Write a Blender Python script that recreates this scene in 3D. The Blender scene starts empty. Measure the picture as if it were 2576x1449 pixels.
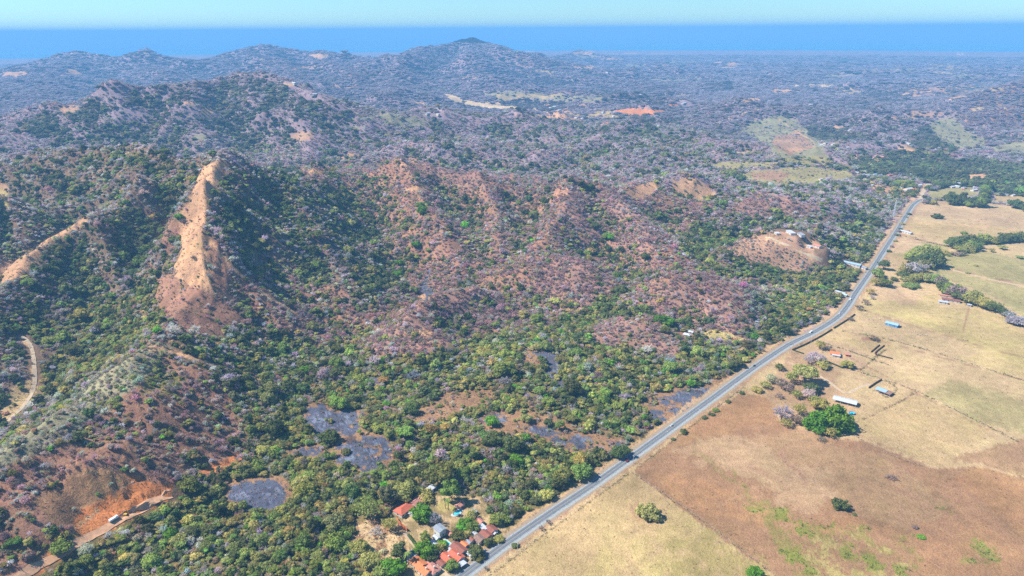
import bpy, bmesh, math, random
import numpy as np
from mathutils import Vector, Matrix

random.seed(7)
RNG = np.random.default_rng(11)
SC = bpy.context.scene
COL = SC.collection
R = math.radians

# ------------------------------------------------------------------ camera
CAM_H = 400.0
PITCH = R(20.45)
ROLL = R(0.40)
FPX = 1744.0            # focal length in the units of the 2576 x 1449 survey grid
F0 = np.array([0, math.cos(PITCH), -math.sin(PITCH)])
U0 = np.array([0, math.sin(PITCH), math.cos(PITCH)])
R0 = np.array([1.0, 0, 0])
RIGHT = math.cos(ROLL) * R0 - math.sin(ROLL) * U0
UP = math.cos(ROLL) * U0 + math.sin(ROLL) * R0
cam_data = bpy.data.cameras.new('camera')
cam = bpy.data.objects.new('camera', cam_data)
COL.objects.link(cam)
cam.matrix_world = Matrix((
    (RIGHT[0], UP[0], -F0[0], 0), (RIGHT[1], UP[1], -F0[1], 0),
    (RIGHT[2], UP[2], -F0[2], CAM_H), (0, 0, 0, 1)))
cam_data.sensor_width = 36
cam_data.lens = 36 * FPX / 2576
cam_data.clip_start = 1
cam_data.clip_end = 900000
SC.camera = cam

# ------------------------------------------------------------------ light
SUN_EL, SUN_AZ = R(48), R(-86)      # azimuth measured from +Y (view direction) towards +X
world = bpy.data.worlds.new("World")
SC.world = world
world.use_nodes = True
wn = world.node_tree
wn.nodes.clear()
w_out = wn.nodes.new('ShaderNodeOutputWorld')
w_bg = wn.nodes.new('ShaderNodeBackground')
w_sky = wn.nodes.new('ShaderNodeTexSky')
w_sky.sky_type = 'NISHITA'
w_sky.sun_disc = False
w_sky.sun_elevation = SUN_EL
w_sky.sun_rotation = SUN_AZ
w_sky.altitude = 400
w_sky.air_density = 1.0
w_sky.dust_density = 0.0
w_sky.ozone_density = 3.0
w_mix = wn.nodes.new('ShaderNodeMix')
w_mix.data_type = 'RGBA'
w_mix.blend_type = 'MULTIPLY'
w_mix.inputs[0].default_value = 1.0
w_mix.inputs[7].default_value = (0.56, 0.87, 1.12, 1)
w_bg.inputs[1].default_value = 0.066
wn.links.new(w_sky.outputs[0], w_mix.inputs[6])
wn.links.new(w_mix.outputs[2], w_bg.inputs[0])
wn.links.new(w_bg.outputs[0], w_out.inputs[0])
sun_data = bpy.data.lights.new('sun', 'SUN')
sun_data.energy = 3.95
sun_data.angle = R(0.5)
sun_data.color = (1.0, 0.955, 0.88)
sun = bpy.data.objects.new('sun', sun_data)
COL.objects.link(sun)
sd = Vector((math.sin(SUN_AZ) * math.cos(SUN_EL), math.cos(SUN_AZ) * math.cos(SUN_EL), math.sin(SUN_EL)))
sun.rotation_euler = sd.to_track_quat('Z', 'Y').to_euler()
SC.view_settings.view_transform = 'Standard'
SC.view_settings.look = 'None'
SC.view_settings.gamma = 1
SC.view_settings.use_curve_mapping = False
SC.view_settings.exposure = 1.17
SC.render.engine = 'CYCLES'
SC.cycles.max_bounces = 4
SC.cycles.diffuse_bounces = 3
SC.cycles.glossy_bounces = 1
SC.cycles.transmission_bounces = 1
SC.cycles.volume_bounces = 1
SC.cycles.use_denoising = False
SC.cycles.use_adaptive_sampling = True
SC.cycles.adaptive_threshold = 0.012
try:
    SC.cycles.denoiser = 'OPENIMAGEDENOISE'
    SC.cycles.denoising_input_passes = 'RGB_ALBEDO_NORMAL'
except Exception:
    pass

HAZE_DENSITY = 11.2e-5
HAZE_COLOR = (0.20, 0.50, 0.84, 1)

# ------------------------------------------------------------------ survey helpers
def ray(px, py):
    px = np.asarray(px, float); py = np.asarray(py, float)
    a = ((px - 1288) / FPX)[..., None]; b = ((py - 724.5) / FPX)[..., None]
    return F0 + a * RIGHT - b * UP

def G(px, py, z=0.0):
    """where the line of sight to a survey point meets the level z"""
    d = ray(px, py)
    t = (z - CAM_H) / d[..., 2]
    return d[..., 0] * t, d[..., 1] * t

def project(x, y, z):
    dz = z - CAM_H
    fr = y * F0[1] + dz * F0[2]
    fr = np.where(fr < 1, 1, fr)
    a = x * RIGHT[0] + y * RIGHT[1] + dz * RIGHT[2]
    b = x * UP[0] + y * UP[1] + dz * UP[2]
    return 1288 + FPX * a / fr, 724.5 - FPX * b / fr

def _hash(ix, iy, seed):
    h = (ix.astype(np.int64) * 374761393 + iy.astype(np.int64) * 668265263 + seed * 1442695041) & 0xFFFFFFFF
    h = ((h ^ (h >> 13)) * 1274126177) & 0xFFFFFFFF
    h = h ^ (h >> 16)
    return (h & 0xFFFFFF) / float(0xFFFFFF)

def vnoise(x, y, seed=0):
    ix = np.floor(x); iy = np.floor(y)
    fx = x - ix; fy = y - iy
    fx = fx * fx * fx * (fx * (fx * 6 - 15) + 10); fy = fy * fy * fy * (fy * (fy * 6 - 15) + 10)
    ix = ix.astype(np.int64); iy = iy.astype(np.int64)
    a = _hash(ix, iy, seed); b = _hash(ix + 1, iy, seed)
    c = _hash(ix, iy + 1, seed); d = _hash(ix + 1, iy + 1, seed)
    return (a * (1 - fx) + b * fx) * (1 - fy) + (c * (1 - fx) + d * fx) * fy

def fbm(x, y, seed=0, octs=4):
    s = 0; amp = 0.5; tot = 0
    for o in range(octs):
        s = s + amp * (vnoise(x, y, seed + o * 17) * 2 - 1); tot += amp
        x, y = x * 1.62 - y * 1.18, x * 1.18 + y * 1.62
        amp *= 0.5
    return s / tot

def ridged(x, y, seed=0, octs=3):
    s = 0; amp = 0.5; tot = 0
    for o in range(octs):
        s = s + amp * (1 - np.abs(vnoise(x, y, seed + o * 31) * 2 - 1) ** 0.8); tot += amp
        x, y = x * 1.62 - y * 1.18, x * 1.18 + y * 1.62
        amp *= 0.5
    return s / tot

def sstep(a, b, v):
    t = np.clip((v - a) / (b - a), 0, 1)
    return t * t * (3 - 2 * t)

# ------------------------------------------------------------------ terrain shape
# crest lines: survey point + height in metres, half width, kind (s sharp, d dome)
RIDGES = [
 ([(575,405,185),(545,440,175),(520,490,160),(510,560,140),(506,610,125),(512,680,98),(530,750,68),(560,820,36)], 185, 's'),
 ([(510,600,124),(600,690,86),(690,765,50),(780,830,18)], 100, 's'),
 ([(520,490,160),(620,560,110),(720,640,62)], 120, 's'),
 ([(0,395,150),(120,385,165),(230,375,180),(340,357,202),(450,385,195),(575,405,185),(660,425,160),(730,455,120)], 300, 's'),
 ([(340,430,180),(300,500,130),(230,550,120),(130,590,105),(60,650,92),(0,710,80),(-120,800,70)], 150, 's'),
 ([(-150,440,190),(0,475,150),(40,540,120)], 180, 's'),
 ([(530,750,60),(440,800,70),(410,868,67),(300,960,63),(200,1040,60),(130,1090,62),(60,1130,62),(0,1175,62),(-150,1260,62)], 150, 's'),
 ([(410,868,66),(500,950,46),(600,1060,16)], 90, 'd'),
 ([(300,960,60),(380,1040,42),(470,1110,22)], 85, 'd'),
 ([(110,1100,62),(240,1150,48),(340,1190,30)], 85, 'd'),
 ([(0,1180,60),(60,1270,36),(110,1340,16)], 80, 'd'),
 ([(470,560,120),(400,640,90),(350,700,55)], 90, 's'),
 ([(240,560,118),(270,640,85),(300,720,50)], 90, 's'),
 ([(800,430,112),(900,440,102),(1010,408,128),(1100,420,112),(1200,445,96),(1300,470,80)], 260, 's'),
 ([(1380,470,80),(1440,453,102),(1520,475,86),(1600,480,70),(1800,520,40)], 220, 's'),
 ([(1440,453,100),(1420,520,80),(1380,600,50),(1330,680,25)], 150, 's'),
 ([(1010,408,125),(1050,480,95),(1100,560,65),(1150,640,35)], 160, 's'),
 ([(800,430,112),(760,500,102),(800,600,70),(850,700,38)], 170, 's'),
 ([(1200,445,95),(1250,530,65),(1260,620,38)], 120, 's'),
 ([(1520,475,85),(1620,560,58),(1700,640,28)], 150, 's'),
 ([(1570,490,60),(1640,467,66),(1730,449,76),(1790,480,50)], 120, 'd'),
 ([(1190,715,40),(1085,742,44),(1020,800,38),(960,850,14)], 85, 's'),
 ([(1070,845,26),(1000,875,20)], 80, 'd'),
 ([(1280,690,24),(1440,655,46),(1500,700,28)], 110, 'd'),
 ([(1640,745,24),(1720,690,42),(1800,715,36),(1860,790,14)], 120, 'd'),
 ([(1500,835,10),(1600,805,20),(1690,860,10)], 70, 'd'),
 ([(1830,635,28),(1950,590,48),(2060,612,38)], 115, 'd'),
 ([(2040,580,42),(2120,570,45),(2190,600,22)], 100, 'd'),
 ([(1800,530,34),(1920,495,48),(2050,510,38)], 150, 'd'),
 ([(60,320,130),(130,290,150),(300,255,190),(420,238,205),(600,200,225),(700,212,215),(820,250,180),(900,290,120)], 480, 's'),
 ([(600,200,222),(650,260,170),(750,330,90)], 350, 's'),
 ([(420,238,200),(480,290,150),(520,350,90)], 300, 's'),
 ([(300,255,190),(330,310,130),(350,350,80)], 300, 's'),
 ([(130,290,150),(160,330,110),(200,370,70)], 260, 's'),
 ([(-200,260,90),(60,190,110),(200,143,165),(350,150,155),(500,152,150),(650,130,188),(800,134,180),(980,152,150),(1060,128,192),(1180,106,245),(1260,126,200),(1340,150,140),(1450,180,70)], 900, 's'),
 ([(1180,106,240),(1190,150,150),(1215,210,60)], 600, 's'),
 ([(1060,128,190),(1000,180,120),(980,240,60)], 500, 's'),
 ([(650,130,186),(720,185,130),(800,220,80)], 600, 's'),
 ([(350,150,155),(420,190,110),(500,205,70)], 500, 's'),
 ([(200,143,160),(120,200,100),(60,260,70)], 500, 's'),
 ([(800,134,178),(860,180,120),(930,230,60)], 480, 's'),
 ([(1330,150,110),(1450,190,60),(1600,205,40)], 420, 'd'),
 ([(1390,150,70),(1460,125,125),(1530,142,70)], 500, 's'),
 ([(2800,140,170),(2576,205,130),(2450,235,92),(2370,285,30)], 450, 's'),
 ([(2800,200,150),(2576,252,92),(2480,290,50)], 300, 's'),
 ([(1540,335,44),(1620,305,66),(1730,345,44)], 280, 'd'),
 ([(950,345,50),(1120,310,76),(1300,318,58),(1400,345,36)], 300, 'd'),
 ([(1780,300,34),(1900,270,56),(2080,275,46),(2160,300,30)], 320, 'd'),
 ([(1000,385,40),(1180,365,60),(1340,390,40)], 220, 'd'),
 ([(2150,330,20),(2220,320,32),(2290,345,20)], 180, 'd'),
]
_RW = []
for pts, w, k in RIDGES:
    P = []
    far_range = w >= 420 and min(p_[1] for p_ in pts) < 160 and pts[0][0] < 2300
    for (a, b, h) in pts:
        if far_range: h = h * 1.15
        X, Y = G(a, b, h)
        P.append((float(X), float(Y), h))
    _RW.append((P, w, k))

ROAD_PX = [(1112,1490),(1163,1449),(1225,1402),(1288,1356),(1390,1286),(1494,1217),(1597,1143),(1700,1068),(1800,995),(1900,922),(1980,869),(2040,839),(2082,815),(2112,793),(2134,766),(2152,737),(2172,708),(2192,679),(2212,648),(2232,617),(2254,583),(2284,534),(2298,514),(2316,502)]
ROAD = [tuple(float(v) for v in G(a, b)) for a, b in ROAD_PX]

def catmull(pts, n=8):
    P = [np.array(p, float) for p in pts]
    P = [2 * P[0] - P[1]] + P + [2 * P[-1] - P[-2]]
    out = []
    for i in range(1, len(P) - 2):
        for k in range(n):
            t = k / n
            out.append(0.5 * ((2 * P[i]) + (-P[i-1] + P[i+1]) * t + (2*P[i-1] - 5*P[i] + 4*P[i+1] - P[i+2]) * t*t
                              + (-P[i-1] + 3*P[i] - 3*P[i+1] + P[i+2]) * t**3))
    out.append(P[-2])
    return np.array(out)

ROAD_S = catmull(ROAD, 4)

def dist_poly(x, y, P):
    best = np.full(x.shape, 1e9)
    for (ax, ay), (bx, by) in zip(P[:-1], P[1:]):
        dx, dy = bx - ax, by - ay
        t = np.clip(((x - ax) * dx + (y - ay) * dy) / (dx * dx + dy * dy + 1e-9), 0, 1)
        best = np.minimum(best, (x - ax - t * dx) ** 2 + (y - ay - t * dy) ** 2)
    return np.sqrt(best)

COAST_PX = [(-900,150),(0,139),(400,134),(900,131),(1288,127.5),(1900,126),(2200,123),(2576,119),(3400,110)]
_cx = []; _cy = []
for a, b in COAST_PX:
    X, Y = G(a, b)
    _cx.append(float(X)); _cy.append(float(Y))
_rx = [p[1] for p in ROAD]; _rv = [p[0] for p in ROAD]
# broken ground: survey point, height, half sizes (m), relief, scale, lean
ROUGH = [(545,655,105,26,70,7,11,0),(545,720,75,30,60,6,12,0),(500,790,50,60,50,3,12,0),(330,1255,20,55,26,3.4,9,1),(250,1300,12,45,22,3.0,8,1),(340,1205,28,26,18,3.6,8,1),(560,1165,8,30,12,4,10,1),(640,740,60,60,60,3,14,0)]
_RG = [tuple(float(v) for v in G(a, b, h)) + (rx, ry, am, la, k) for a, b, h, rx, ry, am, la, k in ROUGH]
PADS = []      # level places: x, y, radius, height

def H(x, y):
    x = np.asarray(x, float); y = np.asarray(y, float)
    shp = x.shape
    x = x.ravel(); y = y.ravel()
    r = np.hypot(x, y)
    wf = sstep(1600, 3600, r)
    wx = x + 8 * fbm(x / 90, y / 90, 3, 3) + wf * 70 * fbm(x / 800, y / 800, 23, 3)
    wy = y + 8 * fbm(x / 90, y / 90, 9, 3) + wf * 70 * fbm(x / 800, y / 800, 29, 3)
    acc = np.zeros_like(x); crest = np.zeros_like(x)
    for P, w, k in _RW:
        xs = [p[0] for p in P]; ys = [p[1] for p in P]
        m = (wx > min(xs) - w) & (wx < max(xs) + w) & (wy > min(ys) - w) & (wy < max(ys) + w)
        if not m.any():
            continue
        X = wx[m]; Y = wy[m]
        best = np.zeros_like(X); _i = 0; cm_ = 0
        for (ax, ay, ah), (bx, by, bh) in zip(P[:-1], P[1:]):
            dx, dy = bx - ax, by - ay
            t = np.clip(((X - ax) * dx + (Y - ay) * dy) / (dx * dx + dy * dy), 0, 1)
            d = np.hypot(X - ax - t * dx, Y - ay - t * dy)
            h = ah + (bh - ah) * t
            u = np.clip(d / (w * (0.45 + 0.55 * h / max(ah, bh, 1))), 0, 1)
            pr = (1 - u * u) ** 1.6 if k == 'd' else (1 - u) ** 1.15 * (1 + 0.15 * u)
            best = np.maximum(best, h * pr); cm_ = np.maximum(cm_, pr) if _i else pr; _i = 1
        acc[m] += best ** 4; crest[m] = np.maximum(crest[m], cm_)
    hr = acc ** 0.25
    # gullies and spurs
    hm = sstep(3, 45, hr)
    farm = sstep(1300, 2600, r)
    g1 = .62 * (1 - ridged(wx / 165, wy / 165, 41, 2)) + .38 * (1 - ridged(wx / 70, wy / 70, 43, 2))
    g2 = .62 * (1 - ridged(wx / 640, wy / 640, 55, 3)) + .38 * (1 - ridged(wx / 260, wy / 260, 57, 3))
    ca = np.clip(1.35 * (1 - crest), .22, 1)
    z = hr * (1 - 0.85 * ca * g1 * (1 - farm)) * (1 - 0.95 * ca * g2 * farm) + hm * 5 * fbm(x / 34, y / 34, 77, 3)
    xr = np.interp(y, _rx, _rv)
    right = sstep(-40, 10, x - xr) * (1 - sstep(1900, 2500, y)) 
    left_flat = sstep(0, 220, xr - x)
    und = np.clip(fbm(x / 900, y / 900, 101, 4) + 0.12, 0, 1)
    und2 = np.clip(fbm(x / 330, y / 330, 131, 3) + 0.1, 0, 1)
    cst = np.interp(x, _cx, _cy)
    fade = 1 - sstep(6500, 11500, r)
    xright = 1 - 0.75 * sstep(0.35, 0.6, x / (y + 1))
    z += farm * (48 * und * fade + 22 * und2 * fade) * xright + farm * 62 * fade * ridged(wx / 420, wy / 420, 61, 3) ** 3 * (und > 0) * np.clip(und * 4, 0, 1)
    z += (1 - right) * left_flat * (1 - farm) * (7 * np.clip(fbm(x / 160, y / 160, 151, 3) + 0.3, 0, 1) + 14 * und2)
    z += (1 - right) * (1 - hm) * 0.5 * fbm(x / 12, y / 12, 5, 2) * sstep(20, 60, xr - x)
    z = z * (1 - right)
    d = dist_poly(x, y, ROAD_S[::3])
    z = z * sstep(14, 110, d)
    z = z + 12 * farm * sstep(4000, 6000, r) * (0.3 + und2) * sstep(0, 900, cst - y)
    z = np.where(y > cst - 300, z * np.clip((cst - y) / 300, 0, 1) - 8 * sstep(-60, 400, y - cst), z)
    for (cx_, cy_, rx, ry, am, la, k) in _RG:
        s = np.nonzero((np.abs(x - cx_) < rx * 1.3) & (np.abs(y - cy_) < ry * 1.3))[0]
        if len(s):
            X = x[s]; Y = y[s]
            m = 1 - sstep(.55, 1.15, np.hypot((X - cx_) / rx, (Y - cy_) / ry))
            if k:
                v = (X * .55 - Y * .83) / la + 1.1 * fbm(X / 22, Y / 22, 71, 3)
                f = v - np.floor(v)
                z[s] += m * am * (np.minimum(f / .82, (1 - f) / .18) - .5)
            else:
                z[s] += m * am * (ridged(X / la, Y / la, 73, 3) - .55)
    for (px, py, pr, ph) in PADS:
        dd = np.hypot(x - px, y - py)
        k = 1 - sstep(pr, pr * 1.9, dd)
        z = z * (1 - k) + ph * k
    return z.reshape(shp)

def T(px, py):
    """survey point -> point on the terrain"""
    d = ray(px, py)
    ts = np.concatenate([np.arange(300, 3000, 6), np.geomspace(3000, 30000, 400)])
    L = math.hypot(d[0], d[1])
    ts = ts / L
    X = d[0] * ts; Y = d[1] * ts; Z = CAM_H + d[2] * ts
    hh = H(X, Y)
    i = np.argmax(Z < hh)
    if not (Z < hh).any():
        X, Y = G(px, py); return float(X), float(Y), 0.0
    a, b = ts[max(i - 1, 0)], ts[i]
    f = (Z - hh)
    fa, fb = f[max(i - 1, 0)], f[i]
    t = a + (b - a) * (fa / (fa - fb + 1e-9))
    x, y = d[0] * t, d[1] * t
    return float(x), float(y), float(H(np.array([x]), np.array([y]))[0])
# ------------------------------------------------------------------ land cover
# species: 0 olive, 1 dark, 2 mid green, 3 bright, 4 grey bare, 5 purple-brown bare, 6 pale half-leafed, 7 low brown scrub
TINT = np.array([(.290,.272,.080),(.112,.132,.042),(.190,.235,.055),(.145,.31,.030),(.40,.365,.345),(.35,.24,.225),(.33,.33,.225),(.36,.26,.14)]) * 1.6
MIXES = {
 'green': (.42,.12,.15,.012,.11,.04,.11,.03),
 'greendk': (.30,.34,.22,.01,.08,.01,.04,0),
 'brown': (.08,.05,.03,.004,.18,.47,.09,.11),
 'mauve': (.02,.02,.01,0,.16,.74,.03,.02),
 'teak': (.02,.0,.0,0,.35,.45,.15,.03),
 'darkf': (.20,.27,.08,.002,.28,.12,.05,.0),
 'darkest': (.08,.62,.08,0,.14,.06,.02,0),
 'greyf': (.13,.14,.06,.002,.45,.12,.10,0),
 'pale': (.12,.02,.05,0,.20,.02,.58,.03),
 'far': (.07,.09,.03,0,.50,.26,.05,0),
 'village': (.15,.48,.30,.03,.04,0,0,0),
 'scrub': (.25,.05,.12,.01,.1,.12,.12,.23),
}
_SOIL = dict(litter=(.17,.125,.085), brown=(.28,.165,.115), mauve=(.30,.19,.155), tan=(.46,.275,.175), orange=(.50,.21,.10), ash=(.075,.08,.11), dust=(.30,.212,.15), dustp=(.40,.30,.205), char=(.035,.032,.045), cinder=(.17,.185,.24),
            gree=(.16,.14,.075), farl=(.25,.20,.24), straw=(.365,.285,.168), beige=(.41,.322,.205), redb=(.265,.168,.12), rust=(.31,.19,.12),
            olive=(.20,.19,.075), greenf=(.29,.265,.14), pinkt=(.34,.225,.155), yel=(.38,.325,.155), track=(.45,.32,.20), sand=(.50,.40,.28), paleg=(.235,.235,.17), burn=(.27,.175,.125), weed=(.17,.20,.05))
SOIL = {k: tuple(np.array(v) * (.84, .73, .53)) if k != 'ash' else tuple(np.array(v) * .95) for k, v in _SOIL.items()}
for k in ('brown', 'mauve', 'pinkt', 'farl', 'tan', 'litter'): SOIL[k] = tuple(np.array(_SOIL[k]) * (.84, .735, .66))
SOIL['tan'] = (.39, .218, .118)
for k in ('straw', 'beige', 'greenf', 'yel', 'track', 'dustp', 'sand', 'paleg'): SOIL[k] = tuple(np.array(_SOIL[k]) * (.86, .76, .62))
for k in ('char', 'cinder'): SOIL[k] = tuple(np.array(_SOIL[k]) * .9)
SOIL = {k: tuple(np.minimum(np.array(v) * 1.3, .8)) for k, v in SOIL.items()}
Z = []
def zone(poly, soil, dens=0.0, mix='green', jit=6.0, size=1.0, blend=1.0, patch=0.0):
    Z.append((np.array(poly, float), np.array(SOIL[soil]), dens, np.cumsum(MIXES[mix]) / sum(MIXES[mix]), jit, size, blend, patch))
def spot(x, y, rx, ry, soil, dens=0.0, mix='green', jit=5.0, size=1.0, ang=0.0, blend=1.0, patch=0.0):
    a = np.linspace(0, 2 * np.pi, 15)[:-1]
    ca, sa = math.cos(ang), math.sin(ang)
    zone([(x + rx * math.cos(t) * ca - ry * math.sin(t) * sa, y + rx * math.cos(t) * sa + ry * math.sin(t) * ca) for t in a], soil, dens, mix, jit, size, blend, patch)
def strip(pts, w, soil, jit=1.5, blend=1.0):
    """a band of width w (survey units) along a line"""
    P = catmull(pts, 5)
    T_ = np.gradient(P, axis=0); T_ /= np.linalg.norm(T_, axis=1)[:, None] + 1e-9
    N = np.stack([-T_[:, 1], T_[:, 0]], 1)
    zone(np.concatenate([P + N * w / 2, (P - N * w / 2)[::-1]]).tolist(), soil, 0, 'green', jit, 1, blend)

# whole land, then tinted regions
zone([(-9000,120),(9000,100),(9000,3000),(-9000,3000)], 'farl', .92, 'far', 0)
zone([(-9000,700),(-300,480),(0,395),(340,350),(660,420),(1000,400),(1450,445),(1900,500),(2240,560),(2200,680),(1900,960),(1190,1449),(900,3000),(-9000,3000)], 'litter', .88, 'greyf', 10)
zone([(-600,1500),(0,1390),(430,1280),(600,1160),(640,1010),(720,830),(880,740),(1000,880),(1130,860),(1380,800),(1560,740),(1700,860),(1880,870),(1960,900),(1850,985),(1650,1100),(1480,1210),(1200,1420),(1100,1900),(-600,1900)], 'gree', .93, 'green', 16)
zone([(560,770),(700,560),(760,430),(1000,396),(1250,440),(1500,446),(1800,500),(1760,610),(1950,690),(1880,850),(1700,850),(1450,800),(1130,870),(1000,880),(800,850),(640,830)], 'brown', .82, 'brown', 14, 1.0)
zone([(900,880),(950,800),(1100,730),(1260,740),(1350,790),(1220,830),(1120,880),(1000,900)], 'mauve', .85, 'mauve', 8, 1.0)
zone([(1330,700),(1400,645),(1490,660),(1510,740),(1430,790),(1350,760)], 'mauve', .88, 'mauve', 7, 1.0)
zone([(1400,540),(1430,460),(1560,480),(1700,540),(1640,620),(1500,600)], 'mauve', .85, 'mauve', 9, 1.0)
zone([(980,420),(1040,402),(1200,440),(1230,470),(1100,470)], 'mauve', .62, 'mauve', 6, .8)
zone([(1630,760),(1720,680),(1850,710),(1910,800),(1860,850),(1750,830),(1660,800)], 'mauve', .8, 'mauve', 8, 1.0)
zone([(1470,850),(1520,800),(1620,795),(1700,860),(1705,910),(1600,880),(1520,880)], 'mauve', .85, 'teak', 5, .8)
zone([(1790,540),(1900,490),(2060,500),(2060,530),(1880,545)], 'mauve', .75, 'mauve', 8)
zone([(1960,600),(2040,560),(2160,560),(2200,600),(2140,640),(2040,610)], 'mauve', .75, 'mauve', 6)
zone([(540,470),(600,420),(740,430),(860,470),(950,580),(990,700),(930,800),(840,720),(700,650),(600,620),(530,560)], 'litter', .95, 'darkf', 14)
zone([(0,420),(250,380),(350,360),(480,390),(560,420),(490,470),(300,450),(120,520),(0,560)], 'litter', .95, 'darkf', 12)
zone([(100,640),(240,560),(420,480),(440,540),(400,600),(300,700),(180,780),(60,760)], 'litter', .95, 'darkest', 14)
zone([(0,760),(160,720),(280,740),(180,830),(60,860),(0,840)], 'litter', .95, 'darkf', 14)
zone([(80,840),(250,760),(420,700),(430,800),(330,900),(200,980),(100,1000)], 'litter', .9, 'green', 12)
zone([(640,820),(760,840),(900,900),(860,980),(760,960),(650,1010),(560,940),(520,880)], 'gree', .95, 'darkf', 12)
zone([(430,880),(560,930),(680,1010),(640,1100),(600,1050),(500,960)], 'gree', .95, 'darkf', 10)
zone([(1500,740),(1640,770),(1660,830),(1600,800),(1440,810),(1480,770)], 'gree', .95, 'greendk', 8)
zone([(1880,560),(2230,560),(2180,700),(2060,820),(1920,860),(1880,760),(1960,700),(1800,640),(1700,600)], 'litter', .95, 'greyf', 14)
zone([(1750,560),(1860,600),(1980,690),(1960,720),(1800,690),(1700,620)], 'litter', .95, 'greendk', 12)
zone([(2060,690),(2160,660),(2150,720),(2080,790),(1960,850),(1900,850),(1960,740)], 'litter', .95, 'green', 10)
# far green and grey patches
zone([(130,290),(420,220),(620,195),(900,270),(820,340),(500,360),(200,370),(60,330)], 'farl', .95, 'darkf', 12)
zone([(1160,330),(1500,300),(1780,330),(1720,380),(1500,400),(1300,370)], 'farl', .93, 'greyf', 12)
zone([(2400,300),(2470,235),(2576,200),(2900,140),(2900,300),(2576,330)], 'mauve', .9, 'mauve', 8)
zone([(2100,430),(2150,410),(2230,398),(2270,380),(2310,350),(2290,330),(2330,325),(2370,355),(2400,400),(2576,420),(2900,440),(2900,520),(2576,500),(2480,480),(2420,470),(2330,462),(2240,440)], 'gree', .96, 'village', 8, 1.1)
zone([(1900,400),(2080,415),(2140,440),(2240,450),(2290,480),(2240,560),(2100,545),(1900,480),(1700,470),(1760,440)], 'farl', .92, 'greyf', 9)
zone([(2020,325),(2060,318),(2150,332),(2155,352),(2040,358)], 'gree', .99, 'village', 3)
spot(2375,565,1,1,'beige')
# lower-left brown hill faces
zone([(250,1000),(330,930),(400,885),(520,930),(620,1080),(612,1150),(520,1175),(430,1190),(300,1140),(200,1100),(180,1060)], 'brown', .58, 'brown', 9, .9)
zone([(330,960),(400,925),(460,950),(440,990),(360,1000)], 'olive', .6, 'scrub', 8, .7)
zone([(-300,1260),(0,1170),(150,1085),(330,1150),(440,1210),(300,1300),(180,1350),(60,1440),(-300,1600)], 'brown', .46, 'brown', 9, .9)
zone([(90,1260),(200,1170),(330,1200),(340,1250),(250,1300),(180,1330),(120,1310)], 'redb', .06, 'brown', 7, .6)
zone([(-100,1200),(0,1120),(60,1080),(130,1040),(260,935),(390,860),(440,872),(420,905),(330,985),(210,1085),(130,1120),(60,1150),(-100,1260)], 'paleg', .93, 'pale', 6, .75)
zone([(-300,1420),(0,1290),(60,1280),(150,1330),(180,1360),(50,1449),(-300,1650)], 'brown', .7, 'scrub', 8, .8)
# bare crests and slips
zone([(575,405),(548,404),(505,418),(498,440),(490,480),(474,505),(452,535),(440,562),(432,590),(450,612),(455,640),(440,668),(446,700),(420,730),(452,742),(480,735),(520,765),(545,768),(548,735),(530,700),(522,660),(507,600),(504,585),(521,560),(518,520),(536,486),(552,468),(566,440)], 'tan', .05, 'brown', 4, .55)
zone([(430,545),(395,590),(425,640),(440,640),(436,600),(446,562)], 'brown', .35, 'brown', 6, .7)
zone([(505,590),(520,600),(528,660),(548,710),(560,745),(600,760),(580,700),(560,650),(548,600)], 'brown', .12, 'brown', 5, .6)
strip([(520,600),(590,680),(660,735),(740,790)], 8, 'tan', 3)
zone([(385,690),(440,690),(560,755),(615,800),(560,850),(450,830),(390,770)], 'brown', .16, 'brown', 6, .7)
zone([(-200,720),(0,660),(60,640),(130,590),(215,548),(228,552),(180,585),(110,620),(100,650),(60,690),(0,725),(-200,800)], 'tan', .12, 'scrub', 4, .6)
spot(5,500,12,30,'yel',.1,'scrub')
spot(12,470,14,12,'tan')
spot(265,515,25,6,'paleg',.2,'scrub',ang=-.3)
strip([(420,880),(500,905),(600,935),(660,960)], 7, 'tan', 3)
spot(395,878,22,8,'tan',.2,'scrub')
spot(1068,752,27,17,'tan',.05,'brown',ang=-.4)
spot(1020,775,34,6,'tan',.1,'brown',ang=-.5)
spot(1060,838,22,12,'tan',.1,'brown')
spot(1020,415,26,8,'tan',.1,'brown',ang=-.15)
spot(1050,470,36,7,'tan',.15,'brown',ang=-.1)
zone([(1572,488),(1600,466),(1650,458),(1652,480),(1640,496),(1600,500)], 'tan', .05, 'brown', 3)
zone([(1690,458),(1720,447),(1755,450),(1785,470),(1800,492),(1765,505),(1720,498),(1690,480)], 'tan', .12, 'brown', 3)
spot(880,395,30,4,'tan',.2,'brown',ang=-.2)
spot(780,432,30,4,'tan',.2,'brown',ang=.25)
spot(700,470,1,1,'tan')
zone([(1825,632),(1850,610),(1900,590),(1960,583),(2000,590),(2040,620),(2075,655),(2040,668),(2000,690),(1930,670),(1860,650)], 'pinkt', .62, 'teak', 4, .55)
strip([(1925,598),(1960,610),(2010,632),(2055,650),(2075,660)], 3.5, 'track', 1)
spot(2040,612,28,9,'tan',.1,'brown',ang=.1)
spot(1820,848,60,13,'yel',.12,'scrub',ang=.15)
spot(1880,885,45,8,'straw',.15,'scrub',ang=.25)
spot(2075,850,30,9,'yel',.2,'scrub',ang=-.4)
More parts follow.
